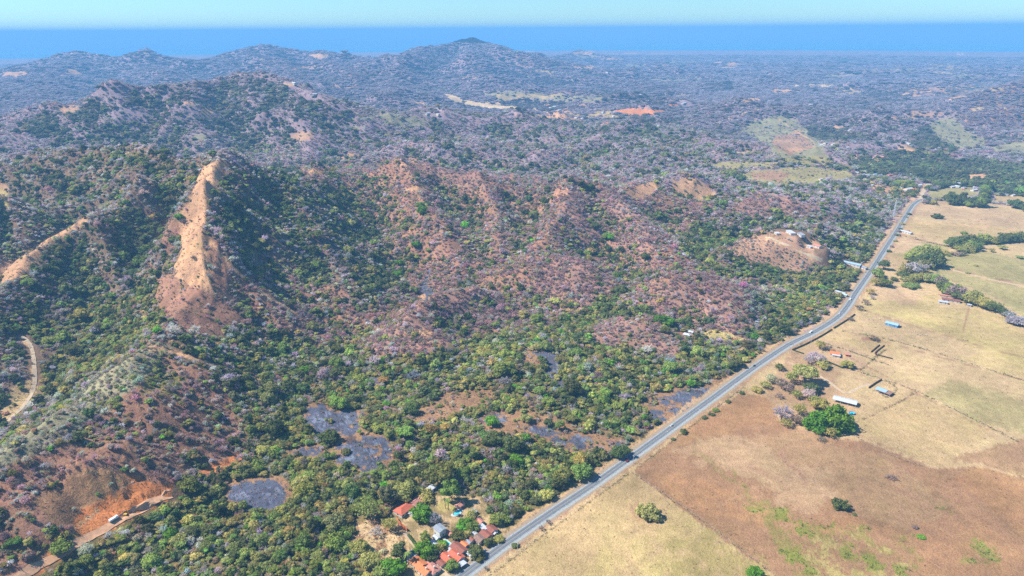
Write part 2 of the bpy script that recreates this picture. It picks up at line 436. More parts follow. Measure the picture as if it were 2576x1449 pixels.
# ash and burnt ground in the near wood
for e in [(920,1140,62,30,.1),(838,1062,60,30,.35),(770,1135,35,14,0)]:
    spot(e[0], e[1], e[2] * 1.35, e[3] * 1.6, 'burn', .12, 'scrub', 8, .6, e[4])
    spot(e[0], e[1], e[2] * 1.15, e[3] * 1.3, 'ash', .03, 'scrub', 12, .5, e[4], patch=.04)
spot(655,1238,92,46,'burn',.12,'scrub',8,.6)
spot(655,1242,76,38,'ash',.02,'scrub',8,.5)
zone([(1620,1010),(1660,985),(1760,968),(1850,935),(1900,930),(1850,985),(1760,1040),(1660,1075),(1630,1050)], 'burn', .1, 'scrub', 7, .5)
zone([(1630,1015),(1700,990),(1800,968),(1838,968),(1750,1035),(1670,1068),(1640,1050)], 'ash', .03, 'scrub', 9, .5, patch=.05)
zone([(1190,1050),(1320,1020),(1400,1060),(1560,1095),(1620,1080),(1560,1140),(1430,1140),(1330,1110),(1230,1090)], 'burn', .16, 'scrub', 10, .6)
for e in [(1240,1055,38,11,0),(1370,1098,55,16,.1),(1450,1110,60,16,0),(1560,1118,40,9,-.4)]:
    spot(*e[:4], 'ash', .05, 'scrub', 12, .5, e[4], patch=.12)
zone([(1040,1040),(1110,985),(1200,975),(1260,1000),(1180,1035),(1100,1065)], 'burn', .22, 'scrub', 10, .6)
zone([(1350,890),(1385,872),(1400,900),(1420,950),(1410,985),(1385,975),(1370,930)], 'ash', .08, 'scrub', 7, .5, patch=.2)
spot(1335,905,20,30,'burn',.3,'scrub')
spot(1075,720,14,40,'ash',.35,'teak',7,.6)
for (x_, y_, a_, b_, g_) in [(920,1140,62,30,.1),(838,1062,60,30,.35),(655,1238,66,30,0),(1240,1055,38,11,0),(1370,1098,55,16,.1),(1450,1110,60,16,0),(1740,1008,110,34,-.42),(1388,925,26,50,0)]:
    spot(x_, y_, a_ * .92, b_ * .9, 'cinder', .05, 'scrub', 9, .5, g_, blend=.7, patch=.6)
    spot(x_, y_, a_ * .92, b_ * .9, 'char', .05, 'scrub', 7, .5, g_ + .5, blend=.7, patch=.72)
# clearings round the near houses
zone([(885,1325),(930,1300),(1010,1320),(1030,1350),(1045,1400),(1010,1440),(930,1430),(890,1380)], 'redb', .02, 'scrub', 5, .5)
zone([(885,1325),(930,1300),(1010,1320),(1030,1350),(1045,1400),(1010,1440),(930,1430),(890,1380)], 'beige', 0, 'scrub', 14, .5, patch=.45)
zone([(960,1300),(1060,1245),(1180,1240),(1240,1290),(1270,1330),(1170,1430),(1150,1600),(980,1600),(1000,1440),(1040,1380)], 'beige', .0, 'scrub', 7)
zone([(960,1300),(1060,1245),(1180,1240),(1240,1290),(1270,1330),(1170,1430),(1150,1600),(980,1600),(1000,1440),(1040,1380)], 'gree', .0, 'scrub', 12, blend=.6, patch=.4)
zone([(1100,1265),(1150,1255),(1160,1275),(1110,1290)], 'yel', 0, 'scrub', 4)
strip([(1010,1335),(1035,1362),(1060,1388),(1090,1410),(1120,1445),(1140,1480)], 8, 'track', 1.5)
# bottom left dirt cut
zone([(180,1300),(260,1255),(330,1215),(310,1190),(350,1195),(380,1215),(430,1210),(435,1235),(340,1280),(210,1350),(190,1335)], 'orange', 0, 'scrub', 5)
zone([(500,1190),(560,1160),(612,1135),(618,1150),(560,1185),(520,1200)], 'orange', .05, 'scrub', 4)
strip([(0,1475),(60,1450),(140,1400),(215,1352),(290,1312),(350,1280),(430,1240)], 24, 'orange', 4)
strip([(190,1330),(235,1295),(270,1270)], 6, 'track', 1.5)
strip([(55,848),(80,880),(84,930),(88,975),(60,1010)], 8, 'track', 2)
zone([(0,1000),(60,960),(95,960),(70,1020),(20,1070),(0,1060)], 'straw', .15, 'scrub', 5)
strip([(470,1285),(490,1305),(500,1330)], 6, 'track', 1.5)
# far clearings
zone([(1115,235),(1140,238),(1165,250),(1200,257),(1350,263),(1362,275),(1290,277),(1205,270),(1160,262),(1130,250)], 'sand', 0, 'far', 1.5)
strip([(1025,255),(1070,262)], 5, 'tan', 1)
zone([(1545,278),(1590,272),(1650,275),(1680,281),(1640,287),(1580,289)], 'orange', 0, 'far', 1.5)
zone([(1200,240),(1280,225),(1400,238),(1550,243),(1545,255),(1400,257),(1280,250)], 'paleg', .3, 'far', 4)
zone([(1860,330),(1890,305),(1945,290),(2010,305),(2040,340),(2075,370),(2090,395),(2040,415),(1960,405),(1930,365)], 'paleg', .22, 'pale', 4, .7)
zone([(1940,340),(2010,330),(2050,370),(1990,390),(1950,370)], 'pinkt', .2, 'pale', 5, .6)
zone([(2325,322),(2360,300),(2400,298),(2430,330),(2480,350),(2478,372),(2420,378),(2360,360)], 'paleg', .25, 'pale', 3, .6)
zone([(2480,368),(2576,358),(2800,350),(2800,380),(2576,385),(2510,382)], 'paleg', .1, 'pale', 3)
zone([(1860,438),(1940,424),(2060,418),(2140,432),(2155,445),(2060,462),(1960,466),(1890,456)], 'greenf', .14, 'teak', 3, .6)
zone([(1890,438),(1960,428),(1990,440),(1960,456),(1900,452)], 'pinkt', .1, 'teak', 3, .6)
zone([(1750,412),(1840,408),(1960,412),(1970,420),(1840,424)], 'greenf', .15, 'scrub', 3, .6)
zone([(1960,400),(2090,392),(2100,410),(2020,418)], 'greenf', .12, 'scrub', 3)
for e in [(2050,215,60,4,'sand'),(1970,229,48,3.5,'tan'),(1880,252,32,5,'tan'),(2420,136,15,2.2,'sand'),(2365,185,26,3,'sand'),(35,187,45,6,'tan'),
          (1480,168,36,3,'tan'),(1465,133,28,6,'tan'),(1600,165,40,2.5,'paleg'),(1870,385,34,4,'track'),(2110,318,14,6,'tan'),(2285,378,26,7,'tan'),(2160,399,22,4,'tan'),
          (1860,330,1,1,'tan'),(805,140,26,6,'tan'),(1500,310,34,2,'tan'),(1360,262,1,1,'tan'),(1690,264,14,3,'orange'),(1720,240,40,3,'paleg'),(2140,190,60,3,'paleg'),(2240,175,80,3,'paleg'),(1700,200,70,4,'paleg'),
          (525,280,12,22,'tan'),(760,345,30,12,'pinkt'),(500,345,20,8,'paleg'),(470,262,16,5,'tan'),(2320,640,1,1,'tan'),(170,275,30,12,'pinkt')]:
    spot(e[0], e[1], e[2], e[3], e[4], .12, 'far', 3)
_rs = random.Random(4)
for _i in range(58):
    _y = 140 + 175 * _rs.random() ** 1.3; _x = _rs.uniform(1250, 2560) if _i % 5 else _rs.uniform(100, 1200)
    _w = _rs.uniform(16, 60) * (.5 + (_y - 110) / 130); _h = _w * _rs.uniform(.05, .12) + 1.2
    spot(_x, _y, _w, _h, *_rs.choice([('paleg', .3, 'pale'), ('farl', .97, 'village'), ('farl', .97, 'village'), ('tan', .12, 'far'), ('farl', .95, 'darkest'), ('mauve', .9, 'mauve'), ('pinkt', .35, 'pale'), ('straw', .2, 'pale')]), 4 + _h, 1, _rs.uniform(-.06, .06))
strip([(690,205),(720,212),(760,215)], 2.4, 'tan', 1)
strip([(1960,300),(2000,330),(2040,352),(2050,372)], 2.6, 'track', 1)
strip([(1800,310),(1860,288),(1930,272),(2010,266)], 2.2, 'track', 1)
# ---- open pasture right of the road
FIELD0 = len(Z)
zone([(1190,1449),(1900,927),(2060,838),(2145,762),(2200,670),(2262,562),(2300,515),(2320,508),(2360,505),(2480,512),(2576,520),(9000,700),(9000,3000),(1000,3000),(1100,1560)], 'beige', 0, 'scrub', 1.0)
zone([(2330,487),(2350,476),(2440,470),(2470,490),(2400,502),(2345,500)], 'greenf', .0, 'scrub', 2)
zone([(2500,490),(2576,495),(2800,500),(2800,520),(2576,515),(2500,508)], 'straw', 0, 'scrub', 2)
zone([(2420,440),(2470,433),(2490,445),(2480,458),(2440,452)], 'tan', .05, 'scrub', 3)
zone([(2190,470),(2260,455),(2320,470),(2310,500),(2250,500),(2200,488)], 'tan', .3, 'village', 6)
strip([(2330,462),(2324,470),(2316,490),(2312,503)], 7, 'track', .8)
zone([(2300,515),(2370,507),(2480,520),(2576,545),(2576,575),(2400,555),(2285,540)], 'dustp', 0, 'scrub', 2)
zone([(2270,555),(2420,560),(2576,580),(2576,600),(2400,600),(2390,615),(2300,588),(2250,585)], 'straw', 0, 'scrub', 3)
zone([(2250,590),(2385,618),(2380,640),(2330,650),(2240,645),(2230,625)], 'greenf', 0, 'scrub', 2)
zone([(2250,590),(2330,605),(2300,640),(2240,640),(2230,625)], 'dustp', 0, 'scrub', 8)
zone([(2370,640),(2440,632),(2576,650),(2900,700),(2900,900),(2576,800),(2480,740),(2360,700),(2330,675)], 'greenf', 0, 'scrub', 5)
zone([(2400,612),(2576,600),(2800,600),(2800,650),(2576,640),(2440,628)], 'beige', 0, 'scrub', 8)
zone([(2140,780),(2180,740),(2350,735),(2360,770),(2480,780),(2576,830),(2900,930),(2900,1100),(2576,925),(2400,845),(2250,800)], 'yel', 0, 'scrub', 7, blend=.55)
zone([(2170,730),(2240,705),(2330,735),(2300,760),(2200,760)], 'dustp', 0, 'scrub', 9)
zone([(2250,780),(2400,800),(2560,880),(2700,960),(2576,925),(2420,850),(2260,800)], 'yel', 0, 'scrub', 14, blend=.5)
zone([(2060,838),(2110,820),(2250,858),(2260,880),(2200,900),(2160,895),(2070,860)], 'straw', 0, 'scrub', 8, blend=.7)
spot(2200,855,24,6,'brown',0,ang=.1)
zone([(2060,850),(2190,890),(2160,935),(2080,915),(2010,890)], 'dustp', 0, 'scrub', 2)
zone([(1980,900),(2160,940),(2290,975),(2180,1060),(2120,1030),(2060,960),(1950,930)], 'beige', 0, 'scrub', 4)
zone([(2180,940),(2290,980),(2400,1010),(2520,1080),(2560,1080),(2900,1230),(2900,1000),(2576,925),(2300,850),(2200,900)], 'beige', 0, 'scrub', 3)
zone([(2400,900),(2576,960),(2700,1010),(2700,960),(2576,915),(2480,880)], 'yel', 0, 'scrub', 9, blend=.5)
zone([(2390,960),(2576,1010),(2900,1100),(2900,1190),(2576,1090),(2470,1060),(2330,990)], 'greenf', 0, 'scrub', 5, blend=.8)
zone([(2290,980),(2500,1075),(2400,1150),(2440,1170),(2340,1170),(2180,1110),(2130,1090),(2160,1040)], 'straw', 0, 'scrub', 6, blend=.7)
zone([(1925,980),(2000,880),(2120,940),(2100,960),(2130,990),(2100,1000),(2080,1010),(2120,1060),(2150,1085),(2060,1100),(1960,1060)], 'brown', .0, 'scrub', 6, blend=.5)
# red-brown pasture
zone([(1590,1185),(1700,1102),(1860,988),(1930,1000),(1955,1055),(2020,1085),(2100,1100),(2180,1115),(2340,1175),(2450,1175),(2576,1200),(2900,1300),(2900,2200),(2100,2200),(1950,1449),(1720,1290)], 'redb', .0, 'scrub', 3)
zone([(1860,988),(1950,1000),(1930,1060),(1800,1100),(1720,1110),(1760,1060)], 'rust', 0, 'scrub', 12, blend=.6)
zone([(1800,1110),(2000,1080),(2300,1180),(2400,1280),(2300,1330),(2150,1290),(2000,1240),(1800,1180)], 'dust', 0, 'scrub', 12, blend=.75)
zone([(1700,1120),(1900,1110),(2050,1190),(2120,1260),(2000,1280),(1900,1200),(1760,1170)], 'dustp', 0, 'scrub', 18, blend=.45)
zone([(1620,1190),(1760,1200),(1930,1290),(2060,1310),(2150,1300),(2250,1340),(2100,1340),(1950,1340),(1800,1300),(1700,1260)], 'rust', 0, 'scrub', 12, blend=.8, patch=.15)
zone([(2380,1190),(2480,1170),(2576,1210),(2800,1290),(2800,1420),(2576,1330),(2470,1260)], 'rust', 0, 'scrub', 14, blend=.85)
zone([(2400,1150),(2576,1100),(2800,1160),(2800,1260),(2576,1190)], 'redb', 0, 'scrub', 8, blend=.8)
zone([(2270,1340),(2500,1320),(2576,1380),(2576,1449),(2400,1449),(2280,1400)], 'rust', 0, 'scrub', 22, blend=.5, patch=.2)
zone([(1880,1250),(2000,1290),(2080,1340),(2250,1330),(2330,1400),(2300,1449),(2330,1600),(2050,1600),(1990,1420),(1960,1380)], 'olive', .0, 'scrub', 18, blend=.8, patch=.42)
zone([(2050,1350),(2180,1350),(2280,1420),(2300,1600),(2080,1600),(2060,1420)], 'yel', .0, 'scrub', 20, blend=.6, patch=.4)
for e in [(1890,1279,27,11,.5),(1984,1303,50,17,.5),(2012,1338,34,14,.3),(2074,1321,34,8,.1),(2182,1328,20,8,-.4),(2001,1401,36,18,.5),(2029,1432,42,14,.2),(2168,1408,64,24,.3),(2150,1373,34,11,.2),(2238,1428,60,14,.3),(1921,1345,17,6,.2),(2460,1363,24,9,.5),(2495,1394,26,13,.6),(2460,1408,24,8,.4),(2317,1350,12,5,.1),(1880,1232,10,14,-.4),(1850,1200,9,10,0),(2375,1290,24,3,.4)]:
    spot(e[0], e[1], e[2], e[3], 'weed', 0, 'scrub', 7, 1, e[4], blend=.85, patch=.38)
spot(2460,1375,22,10,'olive',0,jit=6,ang=.5); spot(2490,1400,26,10,'olive',0,jit=6,ang=.6); spot(2440,1410,24,7,'olive',0,jit=6,ang=.3)
strip([(1745,1140),(1790,1165),(1815,1200),(1870,1230),(1905,1275)], 7, 'olive', 5, .6)
strip([(1985,1115),(1968,1140),(1980,1165),(2010,1190),(2030,1220)], 8, 'brown', 2, .7)
strip([(1870,1170),(1930,1195),(1990,1230)], 9, 'brown', 4, .5)
strip([(2270,1185),(2235,1200),(2245,1220),(2275,1240),(2330,1275),(2400,1300),(2450,1330)], 4, 'brown', 2, .7)
strip([(2130,1105),(2220,1150),(2330,1200)], 4, 'brown', 2, .6)
# straw pasture beside the near stretch of road
zone([(1225,1449),(1310,1385),(1585,1188),(1720,1290),(1930,1440),(2100,2200),(1000,2200)], 'straw', 0, 'scrub', 2)
zone([(1450,1449),(1600,1350),(1700,1300),(1930,1440),(2000,1900),(1400,1900)], 'yel', 0, 'scrub', 22, blend=.55, patch=.2)
zone([(1650,1449),(1720,1340),(1790,1350),(1930,1440),(2000,1900),(1600,1900)], 'olive', 0, 'scrub', 22, blend=.45, patch=.2)
strip([(1610,1262),(1590,1280),(1605,1300),(1640,1313),(1665,1300)], 9, 'brown', 1.5, .5)
# tracks in the pasture
strip([(1990,914),(2035,930),(2075,955),(2125,988)], 5, 'track', 1)
strip([(2125,988),(2165,975),(2185,968)], 5, 'track', 1); strip([(2125,988),(2090,1003),(2080,1015)], 5, 'track', 1)
spot(2125,1017,38,14,'track',0,jit=2,ang=.3)
strip([(2335,665),(2400,680),(2480,700),(2600,725)], 5, 'track', .8)
strip([(2335,661),(2400,676),(2480,696),(2600,720)], 1.6, 'brown', .5)
strip([(2220,640),(2250,646),(2285,655)], 3, 'track', .8)
strip([(2180,742),(2280,750),(2365,752)], 2.6, 'track', .8, .8)
strip([(2270,558),(2330,561),(2450,568),(2600,582)], 3, 'track', .8, .9)
for a, b in [((2060,858),(2290,980)),((2290,980),(2500,1090)),((2120,830),(2576,958)),((2160,935),(2220,880)),((2140,770),(2330,830)),((2330,830),(2700,935)),((2450,740),(2420,840)),((1590,1187),(1950,1449)),((2170,1055),(2310,985)),((2150,1090),(2350,1180)),((2258,588),(2390,622))]:
    strip([a, ((a[0]+b[0])/2,(a[1]+b[1])/2), b], 2.4, 'brown', .8, .8)
# verge bands along the road
strip([(p[0]-9-(p[1]-480)*.011, p[1]-5-(p[1]-480)*.008) for p in ROAD_PX[1:]], 12, 'track', 5, .8)
strip([(p[0]+9+(p[1]-480)*.012, p[1]+5+(p[1]-480)*.009) for p in ROAD_PX[1:]], 9, 'brown', 4, .7)
strip([(0,137),(300,134),(480,133)], 1.2, 'sand', .5); strip([(1810,129),(2010,128)], 1.3, 'sand', .5); strip([(2150,125),(2250,124.5)],1.2,'sand',.5); strip([(1250,128.5),(1340,128.5)],1.0,'sand',.5)

def inpoly(x, y, P):
    c = np.zeros(x.shape, bool)
    n = len(P); j = n - 1
    for i in range(n):
        xi, yi = P[i]; xj, yj = P[j]
        if yi != yj:
            k = ((yi > y) != (yj > y)) & (x < (xj - xi) * (y - yi) / (yj - yi) + xi)
            c ^= k
        j = i
    return c

def cover(x, y, z):
    """soil colour, growth density, zone index at world points"""
    px, py = project(x, y, z)
    r = np.hypot(x, y)
    sc = 14.0 * 2 ** np.floor(np.log2(np.clip(r / 22, 14.1, 400) / 14))
    n1 = fbm(x / sc, y / sc, 201, 3); n2 = fbm(x / sc, y / sc, 233, 3)
    n3 = fbm(x / (sc * .6), y / (sc * .6), 277, 3)
    fs = sc * .16
    n1 = n1 + .42 * fbm(x / fs, y / fs, 207, 2); n2 = n2 + .42 * fbm(x / fs, y / fs, 217, 2); n3 = n3 + .35 * fbm(x / fs, y / fs, 227, 2)
    col = np.zeros(x.shape + (3,)); dens = np.zeros(x.shape); zi = np.zeros(x.shape, int)
    for i, (P, c, d, m, jit, size, blend, patch) in enumerate(Z):
        lo = P.min(0) - 2 * jit; hi = P.max(0) + 2 * jit
        s = np.nonzero((px > lo[0]) & (px < hi[0]) & (py > lo[1]) & (py < hi[1]))[0]
        if not len(s):
            continue
        k = inpoly(px[s] + n1[s] * jit * 3, py[s] + n2[s] * jit * 1.6, P)
        if patch:
            k &= n3[s] > (patch - .5) * .9
        s = s[k]
        col[s] = col[s] * (1 - blend) + c * blend
        dens[s] = d
        zi[s] = i
    return col, dens, zi, n3

# ------------------------------------------------------------------ node helpers
def mat(name, rough=0.9, spec=0.1):
    m = bpy.data.materials.new(name)
    m.use_nodes = True
    nt = m.node_tree
    b = nt.nodes['Principled BSDF']
    b.inputs['Roughness'].default_value = rough
    b.inputs['Specular IOR Level'].default_value = spec
    return m, nt, b

def nd(nt, t, **kw):
    n = nt.nodes.new(t)
    for k, v in kw.items():
        setattr(n, k, v)
    return n

def mixc(nt, fac, a, b, mode='MIX'):
    n = nt.nodes.new('ShaderNodeMix'); n.data_type = 'RGBA'; n.blend_type = mode
    for sock, v in ((0, fac), (6, a), (7, b)):
        if hasattr(v, 'is_linked') or hasattr(v, 'links'):
            nt.links.new(v, n.inputs[sock])
        elif isinstance(v, (int, float)):
            n.inputs[sock].default_value = v
        else:
            n.inputs[sock].default_value = tuple(v) + ((1,) if len(v) == 3 else ())
    return n.outputs[2]

def noise(nt, vec, scale, detail=3, rough=.6):
    n = nd(nt, 'ShaderNodeTexNoise'); n.inputs['Scale'].default_value = scale
    n.inputs['Detail'].default_value = detail; n.inputs['Roughness'].default_value = rough
    nt.links.new(vec, n.inputs['Vector'])
    return n.outputs['Fac']

def ramp(nt, fac, lo, hi, a, b):
    n = nd(nt, 'ShaderNodeMapRange'); nt.links.new(fac, n.inputs[0])
    for i, v in enumerate((lo, hi, a, b)):
        n.inputs[i + 1].default_value = v
    return n.outputs[0]

def mult(nt, a, b, op='MULTIPLY'):
    n = nd(nt, 'ShaderNodeMath', operation=op)
    for i, v in enumerate((a, b)):
        if isinstance(v, (int, float)): n.inputs[i].default_value = v
        else: nt.links.new(v, n.inputs[i])
    return n.outputs[0]

def tag(o, label=None, cat=None, group=None, kind=None):
    if label: o['label'] = label
    if cat: o['category'] = cat
    if group: o['group'] = group
    if kind: o['kind'] = kind
    return o

# ground
m_ground, nt, b = mat('dry_ground', .95, .05)
at = nd(nt, 'ShaderNodeAttribute', attribute_name='soil')
geo = nd(nt, 'ShaderNodeNewGeometry')
pos = geo.outputs['Position']
v1 = ramp(nt, noise(nt, pos, .012, 5, .65), .3, .7, .80, 1.20)
v2 = ramp(nt, noise(nt, pos, .11, 5, .7), .3, .7, .78, 1.22)
v3 = ramp(nt, noise(nt, pos, .75, 3, .7), .32, .62, .72, 1.16)
val = mult(nt, mult(nt, v1, v2), v3)
c = mixc(nt, 1.0, at.outputs['Color'], (1, 1, 1), 'MULTIPLY')
vc = nd(nt, 'ShaderNodeVectorMath', operation='SCALE'); nt.links.new(c, vc.inputs[0]); nt.links.new(val, vc.inputs['Scale'])
hue = ramp(nt, noise(nt, pos, .03, 4, .6), .45, .75, 0, .28)
grn = mixc(nt, 1.0, vc.outputs[0], (.82, 1.06, .68), 'MULTIPLY')
c2 = mixc(nt, hue, vc.outputs[0], grn)
nt.links.new(c2, b.inputs['Base Color'])
bp = nd(nt, 'ShaderNodeBump'); bp.inputs['Strength'].default_value = .9; bp.inputs['Distance'].default_value = 1.2
nt.links.new(noise(nt, pos, .35, 4, .7), bp.inputs['Height']); nt.links.new(bp.outputs[0], b.inputs['Normal'])

def mesh_obj(name, V, Fc, mats, parent=None, smooth=False):
    me = bpy.data.meshes.new(name)
    me.from_pydata([tuple(v) for v in V], [], [tuple(f) for f in Fc])
    for m_ in (mats if isinstance(mats, (list, tuple)) else [mats]):
        me.materials.append(m_)
    if smooth:
        me.polygons.foreach_set('use_smooth', [True] * len(me.polygons))
    o = bpy.data.objects.new(name, me)
    COL.objects.link(o)
    if parent: o.parent = parent
    return o

def build_ground():
    az = np.concatenate([np.linspace(-75, -47, 26)[:-1], np.linspace(-47, 47, 790), np.linspace(47, 75, 26)[1:]])
    az = np.radians(az)
    rr = np.concatenate([[1, 60, 140, 200], np.geomspace(250, 1250, 300)[:-1], np.geomspace(1250, 12600, 330), [13200, 14500]])
    A, Rr = np.meshgrid(az, rr)
    X = (np.sin(A) * Rr).ravel(); Y = (np.cos(A) * Rr).ravel()
    Zz = H(X, Y)
    col, dens, zi, n3 = cover(X, Y, Zz)
    # natural variation of dry soil within a cover type
    r = np.hypot(X, Y)
    nlow = fbm(X / 55, Y / 55, 301, 4)[:, None]
    wooded = (dens > .5)[:, None]
    col = col * (1 + .22 * nlow)
    bare = .6 * sstep(.15, .55, fbm(X / 30, Y / 30, 321, 3))[:, None] * wooded * sstep(9000, 600, r)[:, None]
    col = col * (1 - .55 * bare) + np.array(SOIL['brown']) * .55 * bare
    na, nr = len(az), len(rr)
    C3 = col.reshape(nr, na, 3); fld = (zi >= FIELD0).reshape(nr, na, 1) * 1.0
    B = C3 * fld; W = fld.copy()
    for _k in range(2):
        for ax in (0, 1):
            B = B + np.roll(B, 1, ax) + np.roll(B, -1, ax) + np.roll(B, 2, ax) + np.roll(B, -2, ax); W = W + np.roll(W, 1, ax) + np.roll(W, -1, ax) + np.roll(W, 2, ax) + np.roll(W, -2, ax)
    B = B / np.maximum(W, 1e-6)
    col = (C3 * (1 - .25 * fld) + B * .25 * fld).reshape(-1, 3)
    idx = np.arange(na * nr).reshape(nr, na)
    q = np.stack([idx[:-1, :-1], idx[1:, :-1], idx[1:, 1:], idx[:-1, 1:]], -1).reshape(-1, 4)[:, ::-1]
    me = bpy.data.meshes.new('ground')
    me.vertices.add(na * nr)
    me.vertices.foreach_set('co', np.stack([X, Y, Zz], 1).astype(np.float32).ravel())
    me.loops.add(q.size); me.loops.foreach_set('vertex_index', q.ravel().astype(np.int32))
    me.polygons.add(len(q))
    me.polygons.foreach_set('loop_start', (np.arange(len(q)) * 4).astype(np.int32))
    me.polygons.foreach_set('loop_total', np.full(len(q), 4, np.int32))
    me.polygons.foreach_set('use_smooth', np.ones(len(q), bool))
    a = me.color_attributes.new('soil', 'FLOAT_COLOR', 'POINT')
    a.data.foreach_set('color', np.concatenate([np.clip(col, 0, 1), np.ones((len(col), 1))], 1).astype(np.float32).ravel())
    me.update(); me.validate()
    me.materials.append(m_ground)
    o = bpy.data.objects.new('ground', me); COL.objects.link(o)
    tag(o, 'dry hills, pasture and coastal plain', kind='structure')
    return o
import time as _t
_t0 = _t.time()
def lap(s):
    print('LAP', s, round(_t.time() - _t0, 1), flush=True)

# level places for buildings on the slopes (filled before the terrain is built)
def level_pad(px, py, rad):
    x, y, z = T(px, py)
    PADS.append((x, y, rad, z))
    return x, y, z
PAD_HILL_A = level_pad(1989, 588, 26)
PAD_HILL_B = level_pad(2052, 622, 18)
build_ground()
lap('ground')

# sea
m_sea, nt, b = mat('sea_water', .35, .35)
geo = nd(nt, 'ShaderNodeNewGeometry')
b.inputs['Base Color'].default_value = (.006, .12, .26, 1)
sw = ramp(nt, noise(nt, geo.outputs['Position'], .0006, 4, .6), .35, .65, .85, 1.2)
cc = nd(nt, 'ShaderNodeVectorMath', operation='SCALE'); cc.inputs[0].default_value = (.006, .24, .42); nt.links.new(sw, cc.inputs['Scale'])
nt.links.new(cc.outputs[0], b.inputs['Base Color'])
S = 380000
sea = mesh_obj('sea', [(-S, 9000, -2), (S, 9000, -2), (S, S, -2), (-S, S, -2)], [(0, 1, 2, 3)], m_sea)
tag(sea, 'pale blue ocean behind the coast', kind='structure')

# haze
m_haze = bpy.data.materials.new('thin_blue_haze'); m_haze.use_nodes = True
nt = m_haze.node_tree; nt.nodes.clear()
o_ = nd(nt, 'ShaderNodeOutputMaterial'); pv = nd(nt, 'ShaderNodeVolumePrincipled')
pv.inputs['Color'].default_value = HAZE_COLOR
pv.inputs['Density'].default_value = HAZE_DENSITY
pv.inputs['Density Attribute'].default_value = ''
pv.inputs['Anisotropy'].default_value = 0.0
nt.links.new(pv.outputs[0], o_.inputs['Volume'])
x0, x1, y0, y1, z0, z1 = -395000, 395000, -5000, 395000, -12, 475
haze = mesh_obj('haze', [(x0,y0,z0),(x1,y0,z0),(x1,y1,z0),(x0,y1,z0),(x0,y0,z1),(x1,y0,z1),(x1,y1,z1),(x0,y1,z1)],
                [(0,3,2,1),(4,5,6,7),(0,1,5,4),(1,2,6,5),(2,3,7,6),(3,0,4,7)], m_haze)
tag(haze, 'thin blue haze over the land and sea', kind='stuff')
# ------------------------------------------------------------------ trees
def leaf_mat(name, source):
    m, nt, b = mat(name, .75, .15)
    if source == 'inst':
        a = nd(nt, 'ShaderNodeAttribute', attribute_name='tint'); a.attribute_type = 'INSTANCER'
        colr = a.outputs['Color']
    else:
        colr = nd(nt, 'ShaderNodeObjectInfo').outputs['Color']
    s = nd(nt, 'ShaderNodeAttribute', attribute_name='leafvar')
    g = nd(nt, 'ShaderNodeNewGeometry')
    n = ramp(nt, noise(nt, g.outputs['Position'], .9, 2, .6), .3, .7, .8, 1.2)
    sc = nd(nt, 'ShaderNodeVectorMath', operation='SCALE')
    nt.links.new(colr, sc.inputs[0]); nt.links.new(mult(nt, s.outputs['Fac'], n), sc.inputs['Scale'])
    nt.links.new(sc.outputs[0], b.inputs['Base Color'])
    tl = nd(nt, 'ShaderNodeBsdfTranslucent'); nt.links.new(sc.outputs[0], tl.inputs['Color'])
    mx = nd(nt, 'ShaderNodeMixShader'); mx.inputs[0].default_value = .42
    nt.links.new(b.outputs[0], mx.inputs[1]); nt.links.new(tl.outputs[0], mx.inputs[2]); nt.links.new(mx.outputs[0], nt.nodes['Material Output'].inputs['Surface'])
    return m
m_leaf_i = leaf_mat('foliage_of_the_wood', 'inst')
m_leaf_o = leaf_mat('foliage', 'obj')
m_bark, nt, b = mat('bark', .9, .1)
g = nd(nt, 'ShaderNodeNewGeometry')
nt.links.new(mixc(nt, noise(nt, g.outputs['Position'], 2.0, 3), (.12, .09, .065), (.26, .22, .18)), b.inputs['Base Color'])

class Geo:
    def __init__(s): s.v = []; s.f = []; s.m = []; s.a = []; s.n = 0
    def add(s, V, F, mi=0, shade=1.0):
        V = np.asarray(V, float); s.v.append(V)
        sh = np.full(len(V), shade) if np.isscalar(shade) else np.asarray(shade)
        s.a.append(sh)
        for f in F: s.f.append(tuple(int(i) + s.n for i in f)); s.m.append(mi)
        s.n += len(V)
    def mesh(s, name, mats, smooth=False):
        me = bpy.data.meshes.new(name)
        V = np.concatenate(s.v)
        me.from_pydata(V.tolist(), [], s.f)
        for m_ in mats: me.materials.append(m_)
        me.polygons.foreach_set('material_index', s.m)
        at_ = me.attributes.new('leafvar', 'FLOAT', 'POINT')
        at_.data.foreach_set('value', np.concatenate(s.a).astype(np.float32))
        if smooth: me.polygons.foreach_set('use_smooth', [True] * len(me.polygons))
        me.update()
        return me

def ico(sub=1):
    bm = bmesh.new(); bmesh.ops.create_icosphere(bm, subdivisions=sub, radius=1)
    V = np.array([v.co[:] for v in bm.verts]); F = [[v.index for v in f.verts] for f in bm.faces]
    bm.free(); return V, F
ICO1, ICO2 = ico(1), ico(2)

def limb(g, p, q, r0, r1, n=4, mi=0, shade=1.0):
    p = np.array(p, float); q = np.array(q, float); d = q - p; L = np.linalg.norm(d) + 1e-9; d /= L
    a = np.cross(d, [0, 0, 1]) if abs(d[2]) < .9 else np.cross(d, [1, 0, 0]); a /= np.linalg.norm(a); b_ = np.cross(d, a)
    t = np.arange(n) * 2 * np.pi / n
    ring = np.cos(t)[:, None] * a + np.sin(t)[:, None] * b_
    V = np.concatenate([p + ring * r0, q + ring * r1])
    g.add(V, [(i, (i + 1) % n, n + (i + 1) % n, n + i) for i in range(n)], mi, shade)

